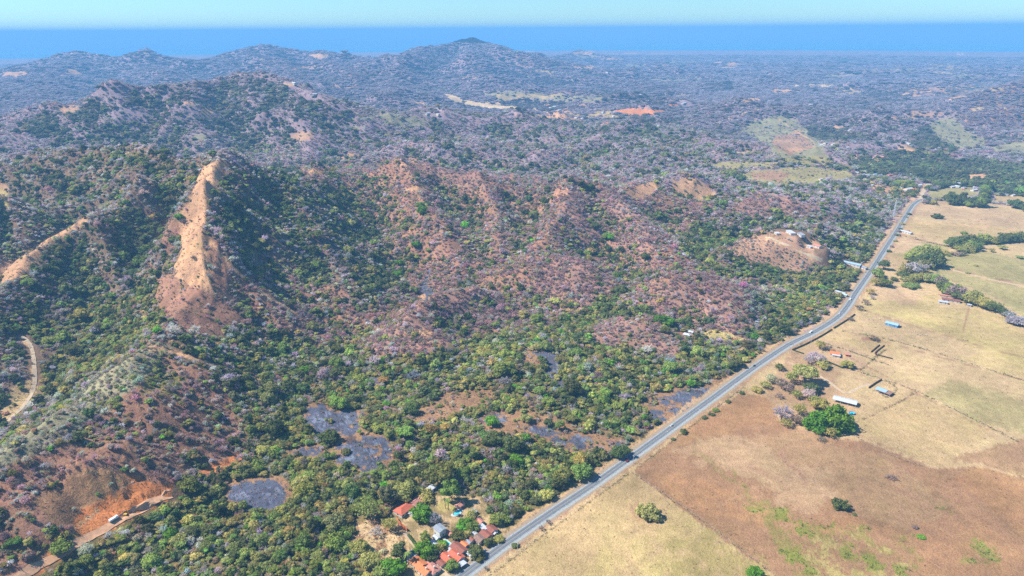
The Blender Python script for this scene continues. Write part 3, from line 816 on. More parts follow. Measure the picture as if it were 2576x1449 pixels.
def cards(g, P, N, size, rng, mi=0, aspect=1.0):
    n = len(P)
    N = N + rng.normal(0, .55, N.shape); N /= np.linalg.norm(N, axis=1)[:, None]
    up = rng.normal(0, 1, N.shape)
    a = np.cross(N, up); a /= np.linalg.norm(a, axis=1)[:, None]; b_ = np.cross(N, a)
    s = size * rng.uniform(.6, 1.4, n)[:, None]
    V = np.stack([P - a * s - b_ * s * aspect, P + a * s - b_ * s * aspect * .6, P + a * s * .5 + b_ * s * aspect, P - a * s * .7 + b_ * s * aspect * .8], 1).reshape(-1, 3)
    g.add(V, [(4 * i, 4 * i + 1, 4 * i + 2, 4 * i + 3) for i in range(n)], mi, np.repeat(rng.uniform(.68, 1.36, n), 4))

def trunk_geo(rng, kind, mi=0):
    g = Geo()
    lean = rng.normal(0, .05, 2)
    zt = {'umbrella': .72, 'dry': .55, 'palm': 1.9, 'dome': .3}.get(kind, .5)
    top = np.array([lean[0], lean[1], zt])
    limb(g, (0, 0, -.15), top * .55, .085, .065, 6, mi)
    limb(g, top * .55, top, .065, .05, 6, mi)
    for k in range({'palm': 0}.get(kind, 6)):
        a = k * 2 * math.pi / 6 + rng.uniform(-.4, .4)
        e = top + np.array([math.cos(a) * .5, math.sin(a) * .5, rng.uniform(.15, .5)])
        limb(g, top * rng.uniform(.6, 1), e, .04, .018, 4, mi)
    return g

def crown_geo(rng, kind, detail=1.0):
    g = Geo()
    if kind in ('round', 'tall', 'umbrella', 'low', 'dome'):
        rz, cz, nl, lr = {'round': (.60, .74, 18, .37), 'tall': (1.1, 1.15, 18, .38), 'umbrella': (.30, .92, 21, .30), 'low': (.42, .36, 14, .40), 'dome': (.66, .36, 34, .27)}[kind]
        pts = []
        for i in range(nl):
            t = (i + .5) / nl
            zc = 1 - 1.45 * t
            rr_ = math.sqrt(max(0, 1 - zc * zc)); a = i * 2.39996 + rng.uniform(-.5, .5)
            k = rng.uniform(.38, .98)
            pts.append((math.cos(a) * rr_ * k, math.sin(a) * rr_ * k, cz + zc * rz * k * rng.uniform(.8, 1.15)))
        for p in pts:
            V, F_ = ICO1
            l = lr * rng.uniform(.55, 1.3)
            D = V * (1 + rng.normal(0, .2, (len(V), 1)))
            D = D * np.array([l, l, l * (.55 if kind == 'umbrella' else .8)]) + np.array(p)
            tone = rng.uniform(.8, 1.15)
            g.add(D, F_, 0, tone * .85)
            n = int(44 * detail)
            N = rng.normal(0, 1, (n, 3)); N[:, 2] = np.abs(N[:, 2]) * .9 - .25; N /= np.linalg.norm(N, axis=1)[:, None]
            P = np.array(p) + N * np.array([l, l, l * (.6 if kind == 'umbrella' else .85)]) * rng.uniform(.8, 1.42, (n, 1))
            cards(g, P, N, .062, rng)
    elif kind in ('dry', 'half', 'drylow'):
        flat = .5 if kind == 'drylow' else .72
        base = np.array([0, 0, .2 if kind == 'drylow' else .48])
        tips = []
        for i in range(9):
            a = i * 2.39996; el = rng.uniform(.25, 1.25)
            d = np.array([math.cos(a) * math.cos(el), math.sin(a) * math.cos(el), math.sin(el) * flat * 1.2])
            q = base + d * rng.uniform(.42, .6)
            limb(g, base, q, .035, .02, 3, 0, .8)
            for j in range(5):
                e = q + (d + rng.normal(0, .5, 3)) * rng.uniform(.22, .42)
                limb(g, q, e, .018, .008, 3, 0, .95); tips.append((e, d)); tips.append(((q + e) / 2, d))
        n = int(520 * detail)
        ti = rng.integers(0, len(tips), n)
        P0 = np.array([tips[i][0] for i in ti]) + rng.normal(0, .05, (n, 3)); D = np.array([tips[i][1] for i in ti]) + rng.normal(0, .6, (n, 3))
        D[:, 2] = np.abs(D[:, 2]) * .8 + .05
        D /= np.linalg.norm(D, axis=1)[:, None]
        L = rng.uniform(.10, .26, (n, 1)); W = np.cross(D, rng.normal(0, 1, (n, 3))); W /= np.linalg.norm(W, axis=1)[:, None]
        w = rng.uniform(.012, .028, (n, 1))
        V = np.stack([P0 - W * w, P0 + W * w, P0 + D * L], 1).reshape(-1, 3)
        g.add(V, [(3 * i, 3 * i + 1, 3 * i + 2) for i in range(n)], 0, np.repeat(rng.uniform(.75, 1.3, n), 3))
        m_ = int((190 if kind == 'half' else 60) * detail)
        N = rng.normal(0, 1, (m_, 3)); N[:, 2] = np.abs(N[:, 2]); N /= np.linalg.norm(N, axis=1)[:, None]
        P = base + np.array([0, 0, .18]) + N * np.array([.85, .85, .62]) * rng.uniform(.55, 1.02, (m_, 1))
        cards(g, P, N, .058 if kind == 'half' else .05, rng)
    elif kind == 'palm':
        for i in range(13):
            a = i * 2.39996; el = rng.uniform(-.1, .9)
            p = np.array([0, 0, 1.9]); prev = p
            d = np.array([math.cos(a), math.sin(a), 0]); s = np.array([-math.sin(a), math.cos(a), 0])
            V = []; 
            for k in range(5):
                t = k / 4
                c_ = p + d * t * .95 * math.cos(el * .6) + np.array([0, 0, math.sin(el) * t * .8 - .75 * t * t])
                w = .13 * math.sin(math.pi * min(.98, t * .85 + .12))
                V += [c_ - s * w - np.array([0, 0, w * .5]), c_, c_ + s * w - np.array([0, 0, w * .5])]
            F_ = []
            for k in range(4):
                for m_ in range(2):
                    F_.append((3 * k + m_, 3 * k + m_ + 1, 3 * k + m_ + 4, 3 * k + m_ + 3))
            g.add(V, F_, 0, rng.uniform(.8, 1.2))
    return g

KINDS_T = ['round', 'round', 'tall', 'umbrella', 'low', 'dry', 'dry', 'half', 'drylow', 'round']
FINE = {}      # tree meshes used by single trees: kind -> [(crown mesh, trunk mesh)]
for kname in ('round', 'tall', 'umbrella', 'low', 'dry', 'half', 'drylow', 'palm', 'dome'):
    FINE[kname] = []
    for v in range(3 if kname != 'palm' else 1):
        rg = np.random.default_rng(100 + v + len(kname) * 7)
        tr = trunk_geo(rg, kname)
        cr = crown_geo(rg, kname, 1.7)
        FINE[kname].append((cr.mesh(kname + '_crown', [m_leaf_o]), tr.mesh('trunk', [m_bark])))
lap('fine trees')
wood_parts = bpy.data.collections.new('wood_parts')
for i, kname in enumerate(KINDS_T):
    rg = np.random.default_rng(500 + i)
    cr = crown_geo(rg, kname, 1.0)
    tr = trunk_geo(rg, kname)
    for V, in zip(tr.v): pass
    base = cr.n
    V = np.concatenate(tr.v); cr.add(V, tr.f, 1, .9)
    me = cr.mesh('wood_tree', [m_leaf_i, m_bark])
    o = bpy.data.objects.new('wood_tree_%02d' % i, me)
    wood_parts.objects.link(o)
lap('wood protos')

def colvar(c, k=.18, rng=RNG):
    c = np.array(c) * (1 + rng.normal(0, k)) * np.array([1 + rng.normal(0, .07), 1, 1 + rng.normal(0, .07)])
    return np.clip(c, .004, .9)

def tree(px=None, py=None, r=5.0, kind='round', tint=(.06, .09, .03), label='tree', cat='tree', group=None, hz=1.0, xyz=None, name='tree', var=None, trunk=True):
    x, y, z = xyz if xyz is not None else T(px, py)
    e = bpy.data.objects.new(name, None); COL.objects.link(e)
    e.empty_display_size = 1
    e.location = (x, y, z - .1); e.rotation_euler = (0, 0, random.uniform(0, 6.28)); e.scale = (r, r * random.uniform(.9, 1.1), r * hz)
    tag(e, label, cat, group)
    cm, tm = FINE[kind][var if var is not None else random.randrange(len(FINE[kind]))]
    c = bpy.data.objects.new('crown', cm); COL.objects.link(c); c.parent = e
    tt = colvar(tint, .06); c.color = (tt[0], tt[1], tt[2], 1)
    if trunk:
        t_ = bpy.data.objects.new('trunk', tm); COL.objects.link(t_); t_.parent = e
    return e

# ---- the wood: one point per tree, the largest in view become single trees
def wood_points():
    xs, ys, ss = [], [], []
    r = 395.0
    lim = R(56)
    while r < 11800:
        s = max(4.3, r / 310.0)
        n = int(2 * lim * r / s)
        a = np.linspace(-lim, lim, n) + RNG.uniform(-.5, .5, n) * s / r
        rr_ = r + RNG.uniform(-.6, .6, n) * s
        xs.append(np.sin(a) * rr_); ys.append(np.cos(a) * rr_); ss.append(np.full(n, s))
        r += s * (1.0 if r < 1500 else 1.15)
    return np.concatenate(xs), np.concatenate(ys), np.concatenate(ss)
X, Y, S_ = wood_points()
Zt = H(X, Y)
PX, PY = project(X, Y, Zt)
ok = (PX > -620) & (PX < 3150) & (PY < 1640)
X, Y, S_, Zt, PX, PY = [a[ok] for a in (X, Y, S_, Zt, PX, PY)]
colr, dens, zi, n3 = cover(X, Y, Zt)
cl = fbm(X / 38, Y / 38, 411, 3)            # clumps and gaps
rr0 = np.hypot(X, Y)
keep = RNG.random(len(X)) < np.clip(dens * (1 + .35 * cl * (dens < .9)), 0, 1)
cst = np.interp(X, _cx, _cy)
for dp_ in ([(20,1470),(60,1446),(140,1402),(215,1356),(290,1315),(350,1284),(430,1240)], [(56,846),(72,862),(82,885),(86,915),(88,950),(82,985),(60,1020),(20,1060)], [(2300,512),(2320,487),(2328,473),(2336,462)], [(2316,502),(2345,501),(2400,500),(2470,505),(2576,515)], [(1925,598),(1960,610),(2010,632),(2055,650),(2078,662)]):
    keep &= dist_poly(X, Y, [T(*q)[:2] for q in dp_]) > 8.5
keep &= (Y < cst - 30) & (dist_poly(X, Y, ROAD_S[::3]) > 15)
X, Y, S_, Zt, PX, PY, zi, rr0 = [a[keep] for a in (X, Y, S_, Zt, PX, PY, zi, rr0)]
N = len(X)
# hollows are greener and thicker, crests barer
eo = np.clip(rr0 * .022, 18, 90)
hol = (H(X + eo, Y) + H(X - eo, Y) + H(X, Y + eo) + H(X, Y - eo)) / 4 - Zt
hol = np.clip(hol / (eo * .11), -1, 1)
kp2 = RNG.random(N) < np.clip(1.0 + .36 * np.minimum(hol, 0) * (rr0 < 3000) , .25, 1)
X, Y, S_, Zt, PX, PY, zi, rr0, hol = [a[kp2] for a in (X, Y, S_, Zt, PX, PY, zi, rr0, hol)]
N = len(X)
# species by zone, shifted by slow noise so that kinds stand together
u = np.clip(.5 + (RNG.random(N) - .5) * .72 + .42 * fbm(X / 45, Y / 45, 431, 3), 0, .9999)
mixcum = np.array([z_[3] for z_ in Z])
sp = (u[:, None] > mixcum[zi]).sum(1).clip(0, 7)
hollow = (hol > .22) & (RNG.random(N) < np.where(rr0 > 3000, .4, np.where(mixcum[zi][:, 4] < .55, .45, .7)) * hol) & np.isin(sp, (4, 5, 7))
sp = np.where(hollow, np.array([1, 0, 0, 2, 0, 1, 6])[RNG.integers(0, 7, N)], sp)
crst = (hol < -.25) & (RNG.random(N) < .6) & np.isin(sp, (0, 1, 2))
sp = np.where(crst, np.array([5, 4, 5, 7])[RNG.integers(0, 4, N)], sp)
perm = (RNG.random(N) < .22) & ~hollow & ~crst
u2 = RNG.random(N); sp2 = (u2[:, None] > mixcum[zi]).sum(1).clip(0, 7)
sp = np.where(perm, sp2, sp)
size = np.array([z_[5] for z_ in Z])[zi]
big = RNG.random(N)
rad = S_ * .70 * size * np.clip(np.exp(RNG.normal(-.12, .33, N)), .45, 1.6) * np.where((big > .955) & (rr0 < 2200), 1.8, 1.0) * np.array([1, 1.08, 1, 1.0, .98, .95, .95, .7])[sp]
rad = np.where(rr0 > 2500, rad * 1.05, rad)
hz = RNG.uniform(.75, 1.2, N) * np.interp(rr0, [1500, 4000, 9000], [1, .45, .2])
tint = TINT[sp] * np.clip(1 + RNG.normal(0, .20, (N, 1)) * np.interp(rr0, [1500, 3500], [1, .45])[:, None], .45, 1.7) * np.clip(1 + RNG.normal(0, .09, (N, 3)), .7, 1.4)
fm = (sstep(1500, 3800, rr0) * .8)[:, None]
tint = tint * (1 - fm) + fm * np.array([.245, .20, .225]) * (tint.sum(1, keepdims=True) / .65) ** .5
tint = tint * (1 + .25 * fbm(X / 90, Y / 90, 451, 3))[:, None]
choices = [[0, 1, 9, 3, 7, 7], [0, 1, 9, 2], [0, 1, 9, 3], [0, 9, 1], [5, 6, 7], [5, 6, 8, 7], [7, 7, 6], [4, 8, 4]]
ri = RNG.integers(0, 60, N)
kind_i = np.zeros(N, int)
for k, ch in enumerate(choices):
    s = sp == k
    kind_i[s] = np.array(ch)[ri[s] % len(ch)]
fk = (rr0 > 2600) & (RNG.random(N) < np.interp(rr0, [2600, 4500], [.2, .75]))
kind_i = np.where(fk, np.array([4, 0, 4, 9])[RNG.integers(0, 4, N)], kind_i)
lap('wood points %d' % N)

SINGLE_SPOTS = []   # filled by the hand placed trees so the wood keeps clear of them
# ------------------------------------------------------------------ plain materials
def paint(name, colr, rough=.7, spec=.2, var=.12, scale=1.5, bump=0):
    m, nt, b = mat(name, rough, spec)
    g = nd(nt, 'ShaderNodeNewGeometry')
    n = noise(nt, g.outputs['Position'], scale, 4, .65)
    a = tuple(v * (1 - var) for v in colr); c_ = tuple(min(.95, v * (1 + var)) for v in colr)
    nt.links.new(mixc(nt, ramp(nt, n, .3, .7, 0, 1), a, c_), b.inputs['Base Color'])
    if bump:
        bp = nd(nt, 'ShaderNodeBump'); bp.inputs['Distance'].default_value = bump
        nt.links.new(n, bp.inputs['Height']); nt.links.new(bp.outputs[0], b.inputs['Normal'])
    return m
def roof_mat(name, colr, rough=.75, waves=3.2, var=.25):
    m, nt, b = mat(name, rough, .25)
    tc = nd(nt, 'ShaderNodeTexCoord')
    n = noise(nt, tc.outputs['Object'], .9, 4, .7)
    w = nd(nt, 'ShaderNodeTexWave'); w.bands_direction = 'X'; w.inputs['Scale'].default_value = waves; w.inputs['Distortion'].default_value = .3
    nt.links.new(tc.outputs['Object'], w.inputs['Vector'])
    a = tuple(v * (1 - var) for v in colr); c_ = tuple(min(.95, v * (1 + var)) for v in colr)
    nt.links.new(mixc(nt, ramp(nt, n, .3, .7, 0, 1), a, c_), b.inputs['Base Color'])
    bp = nd(nt, 'ShaderNodeBump'); bp.inputs['Distance'].default_value = .08; bp.inputs['Strength'].default_value = .7
    nt.links.new(w.outputs['Fac'], bp.inputs['Height']); nt.links.new(bp.outputs[0], b.inputs['Normal'])
    return m
M = dict(
    white=paint('white_wall', (.56, .54, .50), .8), cream=paint('cream_wall', (.62, .52, .40), .8), greyw=paint('grey_wall', (.42, .42, .42), .85),
    pinkw=paint('pink_wall', (.62, .38, .33), .8), orangew=paint('orange_wall', (.55, .16, .06), .8), bluew=paint('blue_wall', (.10, .28, .50), .7),
    r_red=roof_mat('red_tile_roof', (.52, .13, .07)), r_orange=roof_mat('orange_tile_roof', (.60, .20, .075)), r_brown=roof_mat('brown_tile_roof', (.26, .095, .065)),
    r_faded=roof_mat('faded_red_roof', (.50, .22, .16)), r_white=roof_mat('white_metal_roof', (.50, .52, .54), .5, 6, .18), r_grey=roof_mat('grey_metal_roof', (.28, .31, .34), .5, 6, .15),
    r_blue=roof_mat('pale_blue_metal_roof', (.30, .44, .54), .5, 6, .12), r_green=roof_mat('pale_green_metal_roof', (.42, .58, .52), .5, 6, .15), r_rust=roof_mat('rusty_metal_roof', (.26, .16, .12), .7, 6, .3),
    glass=paint('dark_window_glass', (.03, .04, .05), .15, .5, .1), dark=paint('dark_interior', (.02, .02, .02), .9), wood=paint('brown_wood', (.14, .085, .05), .85, .1, .3),
    post=paint('weathered_post', (.19, .15, .11), .9, .1, .25), conc=paint('pale_concrete', (.50, .48, .44), .85, .1, .15, .8), steel=paint('galvanised_steel', (.55, .57, .60), .45, .4, .08),
    pool=paint('turquoise_pool_water', (.07, .52, .55), .1, .5, .08, .5), tank=paint('blue_plastic_tank', (.04, .22, .55), .4, .4, .06), earth=paint('trodden_earth', (.40, .29, .18), .95, .05, .2, .4),
    tyre=paint('black_tyre', (.02, .02, .02), .8), lamp=paint('clear_lamp', (.7, .7, .68), .2, .5, .02), tail=paint('red_lamp', (.45, .02, .02), .3, .5, .02),
    c_white=paint('white_car_paint', (.75, .75, .75), .3, .5, .02), c_silver=paint('silver_car_paint', (.50, .53, .56), .3, .5, .02), c_red=paint('dark_red_car_paint', (.22, .015, .02), .3, .5, .02),
    c_dark=paint('dark_car_paint', (.025, .028, .035), .3, .5, .02), yellow=paint('yellow_machine_paint', (.65, .38, .03), .5, .4, .1), hide=paint('pale_cattle_hide', (.62, .54, .44), .8, .1, .2, .8), hideb=paint('brown_cattle_hide', (.22, .12, .07), .8, .1, .2, .8),
    boatw=paint('white_boat', (.8, .8, .8), .5))

# asphalt, with lighter worn wheel tracks
m_road, nt, b = mat('worn_asphalt', .85, .2)
g = nd(nt, 'ShaderNodeNewGeometry')
at_ = nd(nt, 'ShaderNodeAttribute', attribute_name='across')
w_ = nd(nt, 'ShaderNodeMath', operation='SINE'); nt.links.new(mult(nt, at_.outputs['Fac'], 12.6), w_.inputs[0])
tr_ = ramp(nt, w_.outputs[0], -1, 1, 0, .35)
n_ = noise(nt, g.outputs['Position'], .35, 5, .7)
base = mixc(nt, ramp(nt, n_, .3, .7, 0, 1), (.095, .108, .125), (.15, .163, .18))
nt.links.new(mixc(nt, tr_, base, (.23, .245, .26)), b.inputs['Base Color'])
m_gravel = paint('pale_gravel_shoulder', (.30, .315, .30), .95, .05, .22, .6)
m_gravel2 = paint('brown_gravel_shoulder', (.30, .23, .16), .95, .05, .25, .5)
m_line = paint('worn_white_road_paint', (.62, .62, .58), .7, .2, .15, 2)
m_liney = paint('worn_yellow_road_paint', (.50, .40, .14), .7, .2, .15, 2)
m_dirt = paint('orange_dirt_track', (.56, .32, .18), .95, .05, .25, .25)
m_dirt2 = paint('pale_dirt_track', (.46, .35, .23), .95, .05, .2, .25)

def tangents(P):
    t = np.gradient(P[:, :2], axis=0); t /= np.linalg.norm(t, axis=1)[:, None] + 1e-9
    return t, np.stack([t[:, 1], -t[:, 0]], 1)       # normal points to the right of travel
def ribbon(name, P, a, b_, lift, m_, follow=False, label=None, wob=0, parent=None):
    t, n = tangents(P)
    k = 7 if follow else 2
    offs = np.linspace(a, b_, k)
    V = []; ac = []
    for i, p in enumerate(P):
        w = 1 + wob * math.sin(i * 1.7 + a) * .5 + wob * random.uniform(-.5, .5)
        for j, o_ in enumerate(offs):
            q = p[:2] + n[i] * o_ * w
            V.append([q[0], q[1], 0]); ac.append(j / (k - 1))
    V = np.array(V)
    V[:, 2] = (H(V[:, 0], V[:, 1]) if follow else 0) + lift
    F_ = [(i * k + j, i * k + j + 1, (i + 1) * k + j + 1, (i + 1) * k + j) for i in range(len(P) - 1) for j in range(k - 1)]
    o = mesh_obj(name, V, F_, m_, parent)
    at = o.data.attributes.new('across', 'FLOAT', 'POINT'); at.data.foreach_set('value', np.array(ac, np.float32))
    if parent is None: tag(o, label, kind='structure')
    return o

RC = catmull(ROAD, 10)
ribbon('roadside_verge', RC, -8.0, 8.5, .03, m_gravel2, label='earth verge under the main road', wob=.12)
ribbon('road_shoulder', RC, 3.3, 6.1, .034, m_gravel, label='pale gravel shoulder on the pasture side', wob=.05)
ribbon('road_shoulder', RC, -4.3, -3.3, .034, m_gravel, label='narrow gravel shoulder on the wood side', wob=.05)
ribbon('road', RC, -3.4, 3.4, .12, m_road, label='grey asphalt road')
ribbon('edge_line', RC, -3.2, -3.06, .126, m_line, label='painted edge line')
ribbon('edge_line', RC, 3.06, 3.2, .126, m_line, label='painted edge line')
ribbon('centre_line', RC, -.09, .09, .126, m_liney, label='painted centre line')
def px_line(pts, n=8): return catmull([T(a, b_)[:2] for a, b_ in pts], n)
END = np.array(ROAD[-1]); 
# the sealed road turns off right, the village street goes on as dirt
side = catmull([tuple(ROAD[-1]), G(2345, 501), G(2400, 500), G(2470, 505), G(2576, 515), G(2750, 530)], 8)
ribbon('side_road', side, -3.2, 3.2, .118, m_road, label='sealed side road past the tree rows')
street = catmull([tuple(ROAD[-1]), G(2320, 487), G(2328, 473), G(2336, 462)], 8)
ribbon('village_street', street, -4.5, 4.5, .112, m_dirt2, label='pale dirt street into the village', wob=.15)
ribbon('dirt_road', px_line([(20,1470),(60,1446),(140,1402),(215,1356),(290,1315),(350,1284),(430,1240)]), -3.4, 3.4, .45, m_dirt, True, 'orange dirt road along the foot of the hill', .15)
ribbon('dirt_road', px_line([(56,846),(72,862),(82,885),(86,915),(88,950),(82,985),(60,1020),(20,1060)]), -2.2, 2.2, .45, m_dirt2, True, 'pale dirt road on the left edge', .15)
ribbon('farm_track', px_line([(1990,914),(2035,932),(2080,957),(2125,988),(2160,976),(2188,966)]), -1.9, 1.9, .05, m_dirt2, True, 'pale farm track to the open shed', .2)
ribbon('farm_track', px_line([(1925,598),(1960,610),(2010,632),(2055,650),(2078,662)]), -1.8, 1.8, .4, m_dirt2, True, 'pale track up to the hill houses', .2)
ribbon('farm_track', px_line([(2337,664),(2400,680),(2480,700),(2600,726)]), -2.6, 2.6, .05, m_dirt2, True, 'straight farm track across the pasture', .1)
ribbon('compound_drive', px_line([(1018,1338),(1040,1368),(1062,1392),(1090,1410),(1112,1436),(1130,1452)]), -1.8, 1.8, .06, m_dirt2, True, 'dirt drive between the compound houses', .2)

# ------------------------------------------------------------------ buildings
def box(g, x0, x1, y0, y1, z0, z1, mi=0):
    V = [(x0,y0,z0),(x1,y0,z0),(x1,y1,z0),(x0,y1,z0),(x0,y0,z1),(x1,y0,z1),(x1,y1,z1),(x0,y1,z1)]
    g.add(V, [(0,3,2,1),(4,5,6,7),(0,1,5,4),(1,2,6,5),(2,3,7,6),(3,0,4,7)], mi)
def part(name, g, m_, parent):
    me = g.mesh(name, [m_]); o = bpy.data.objects.new(name, me); COL.objects.link(o); o.parent = parent
    return o
def boxpart(name, b6, m_, parent):
    g = Geo(); box(g, *b6); return part(name, g, m_, parent)
def heading(px, py, dx, dy):
    a = T(px, py); c_ = G(px + dx, py + dy, a[2]); s = G(px, py, a[2])
    return math.atan2(c_[1] - s[1], c_[0] - s[0])
CLEAR = []
def root(name, px, py, ang, label, cat, group=None, clear=None, xyz=None):
    x, y, z = xyz or T(px, py)
    e = bpy.data.objects.new(name, None); COL.objects.link(e)
    e.location = (x, y, z); e.rotation_euler = (0, 0, ang)
    tag(e, label, cat, group)
    if clear: CLEAR.append((x, y, clear))
    return e
def roof_geo(kind, L, W, h, rise, ov=.6, th=.18):
    g = Geo(); l, w = L / 2 + ov, W / 2 + ov
    if kind == 'gable':
        for s in (-1, 1):
            ys = s * w
            zl = h - rise * ov / (W / 2)
            V = [(-l, ys, zl), (l, ys, zl), (l, 0, h + rise), (-l, 0, h + rise)]
            V += [(a, b_, c_ + th) for a, b_, c_ in V]
            F_ = [(0,1,2,3),(4,7,6,5),(0,4,5,1),(1,5,6,2),(3,2,6,7),(0,3,7,4)]
            g.add(V, F_)
    elif kind == 'hip':
        zl = h - .1; k = min(W / 2, L / 2 - .5)
        V = [(-l,-w,zl),(l,-w,zl),(l,w,zl),(-l,w,zl),(-l+k,0,h+rise),(l-k,0,h+rise)]
        g.add(V, [(0,1,5,4),(1,2,5),(2,3,4,5),(3,0,4),(0,3,2,1)])
    elif kind == 'mono':
        V = [(-l,-w,h),(l,-w,h),(l,w,h+rise),(-l,w,h+rise)]
        V += [(a, b_, c_ + th) for a, b_, c_ in V]
        g.add(V, [(0,3,2,1),(4,5,6,7),(0,1,5,4),(1,2,6,5),(2,3,7,6),(3,0,4,7)])
    elif kind == 'flat':
        box(g, -l, l, -w, w, h, h + .3)
    return g
def house(px, py, L, W, h, kind, rmat, wmat, label, d=(10, -8), rise=1.6, near=False, name='house', cat='house', group=None, tank=False, open_=False, xyz=None, porch=0, clear=None):
    e = root(name, px, py, heading(px, py, *d), label, cat, group, clear if clear is not None else max(L, W) * .55, xyz)
    if open_:
        for sx in np.linspace(-L/2 + .3, L/2 - .3, max(3, int(L / 5))):
            for sy in (-W/2 + .2, W/2 - .2):
                boxpart('post', (sx-.12, sx+.12, sy-.12, sy+.12, -.5, h - .02), M['steel'], e)
        boxpart('floor', (-L/2, L/2, -W/2, W/2, -.4, .1), M['earth'], e)
    else:
        g = Geo(); box(g, -L/2, L/2, -W/2, W/2, -1.5, h - .02)
        if kind == 'gable':
            for sx in (-1, 1):
                x = sx * (L/2 - .01)
                g.add([(x, -W/2, h - .02), (x, W/2, h - .02), (x, 0, h + rise - .05), (x - sx*.2, -W/2, h - .02), (x - sx*.2, W/2, h - .02), (x - sx*.2, 0, h + rise - .05)], [(0,1,2),(3,5,4),(0,2,5,3),(1,4,5,2)])
        part('wall', g, wmat, e)
        n = max(1, int(L / (3.6 if near else 6)))
        for s in (-1, 1):
            for i in range(n):
                x = -L/2 + L * (i + .5) / n
                if s == -1 and i == n // 2:
                    dr = boxpart('door', (x-.5, x+.5, -W/2 - .06, -W/2 - .005, 0, 2.1), M['wood'], e)
                    continue
                a, b_ = sorted((s * (W/2 + .005), s * (W/2 + .08)))
                w_ = boxpart('window', (x-.75, x+.75, a, b_, 1.0, 2.2), M['white'] if wmat is not M['white'] else M['wood'], e)
                if near:
                    a, b_ = sorted((s * (W/2 + .085), s * (W/2 + .11)))
                    boxpart('pane', (x-.62, x+.62, a, b_, 1.12, 2.08), M['glass'], w_)
        if near and W > 5:
            for s in (-1, 1):
                a, b_ = sorted((s * (L/2 + .02), s * (L/2 + .1)))
                w_ = boxpart('window', (a, b_, -.7, .7, 1.0, 2.2), M['wood'], e)
                a, b_ = sorted((s * (L/2 + .105), s * (L/2 + .13)))
                boxpart('pane', (a, b_, -.57, .57, 1.12, 2.08), M['glass'], w_)
    r = part('roof', roof_geo(kind, L, W, h, rise), rmat, e)
    if kind == 'gable' and near:
        boxpart('ridge_cap', (-L/2 - .6, L/2 + .6, -.18, .18, h + rise + .12, h + rise + .3), rmat, r)
    if porch:
        boxpart('porch_slab', (-L/2, L/2, -W/2 - porch, -W/2 - .1, -.6, .12), M['conc'], e)
        g = Geo(); box(g, -L/2, L/2, -W/2 - porch, -W/2 - .02, h - .55, h - .42); part('porch_roof', g, M['r_white'], e)
        for sx in (-L/2 + .2, 0, L/2 - .2): boxpart('post', (sx-.1, sx+.1, -W/2 - porch + .1, -W/2 - porch + .3, .12, h - .56), M['white'], e)
    if tank:
        g = Geo(); limb(g, (L*.2, .2, h + rise*.6), (L*.2, .2, h + rise + 1.4), .75, .75, 10); g.add(np.array([[L*.2 + .75*math.cos(a), .2 + .75*math.sin(a), h + rise + 1.4] for a in np.arange(10)*.6283] + [[L*.2, .2, h + rise + 1.7]]), [(i, (i+1) % 10, 10) for i in range(10)])
        part('roof_tank', g, M['white'], e)
    return e
def pool(px, py, L, W, label, d, kidney=False):
    e = root('swimming_pool', px, py, heading(px, py, *d), label, 'pool', None, max(L, W) * .9)
    e.location.z += .05
    n = 24; V = []
    for i in range(n):
        a = i * 2 * math.pi / n
        if kidney: rr_ = 1 - .28 * math.cos(a - 1.2) ** 2 * (math.cos(a - 1.2) > 0); x, y = math.cos(a) * L/2 * rr_, math.sin(a) * W/2 * rr_
        else:
            c_, s_ = math.cos(a), math.sin(a); k = 1 / max(abs(c_), abs(s_)); x, y = c_ * k * L/2, s_ * k * W/2
        V.append((x, y))
    def ring(s0, s1, z0, z1):
        g = Geo(); o_ = []
        for (sc, z) in ((s0, z0), (s0, z1), (s1, z1), (s1, z0)): o_ += [(x * sc, y * sc, z) for x, y in V]
        F_ = [(k*n + i, k*n + (i+1) % n, ((k+1) % 4)*n + (i+1) % n, ((k+1) % 4)*n + i) for k in range(4) for i in range(n)]
        g.add(o_, F_); return g
    part('deck', ring(1.45, 1.12, -.3, .12), M['conc'], e)
    part('rim', ring(1.12, 1.0, -.3, .2), M['white'], e)
    g = Geo(); g.add([(x * 1.0, y * 1.0, .05) for x, y in V] + [(0, 0, .05)], [(i, (i+1) % n, n) for i in range(n)]); part('water', g, M['pool'], e)
    return e

RD = (100, -74)       # direction of the near road in survey units
XR = (38, 30)         # across it
house(1053, 1265, 15, 10, 3.2, 'gable', M['r_faded'], M['white'], 'house with a pale red gable roof, farther of the two behind the compound', RD, 2.0, True, tank=False)
house(1016, 1286, 15, 10, 3.2, 'hip', M['r_red'], M['white'], 'house with a bright red hipped roof, nearer of the two behind the compound', RD, 2.2, True)
house(1040, 1296, 6, 5, 2.6, 'gable', M['r_white'], M['cream'], 'small pale outbuilding under the bright red roofed house', RD, .7, True)
house(1107, 1343, 8.5, 7, 6.2, 'gable', M['r_grey'], M['white'], 'two-storey white house with a grey roof in the middle of the compound', XR, .8, True)
house(1236, 1338, 8, 8, 3.0, 'gable', M['r_brown'], M['white'], 'end cottage with a brown tiled roof, farthest up the row beside the road', XR, 1.4, True, porch=2.2)
house(1223, 1350, 9, 7.5, 3.0, 'gable', M['r_brown'], M['pinkw'], 'pink cottage with a brown tiled roof, second down the row beside the road', XR, 1.4, True, porch=2.0)
house(1206, 1361, 8, 7.5, 3.0, 'gable', M['r_rust'], M['white'], 'white cottage with a dark rusty roof, third down the row beside the road', XR, 1.3, True)
house(1215, 1334, 7, 4, 3.4, 'flat', M['r_white'], M['white'], 'white flat-roofed block behind the top of the cottage row', XR, .3, True)
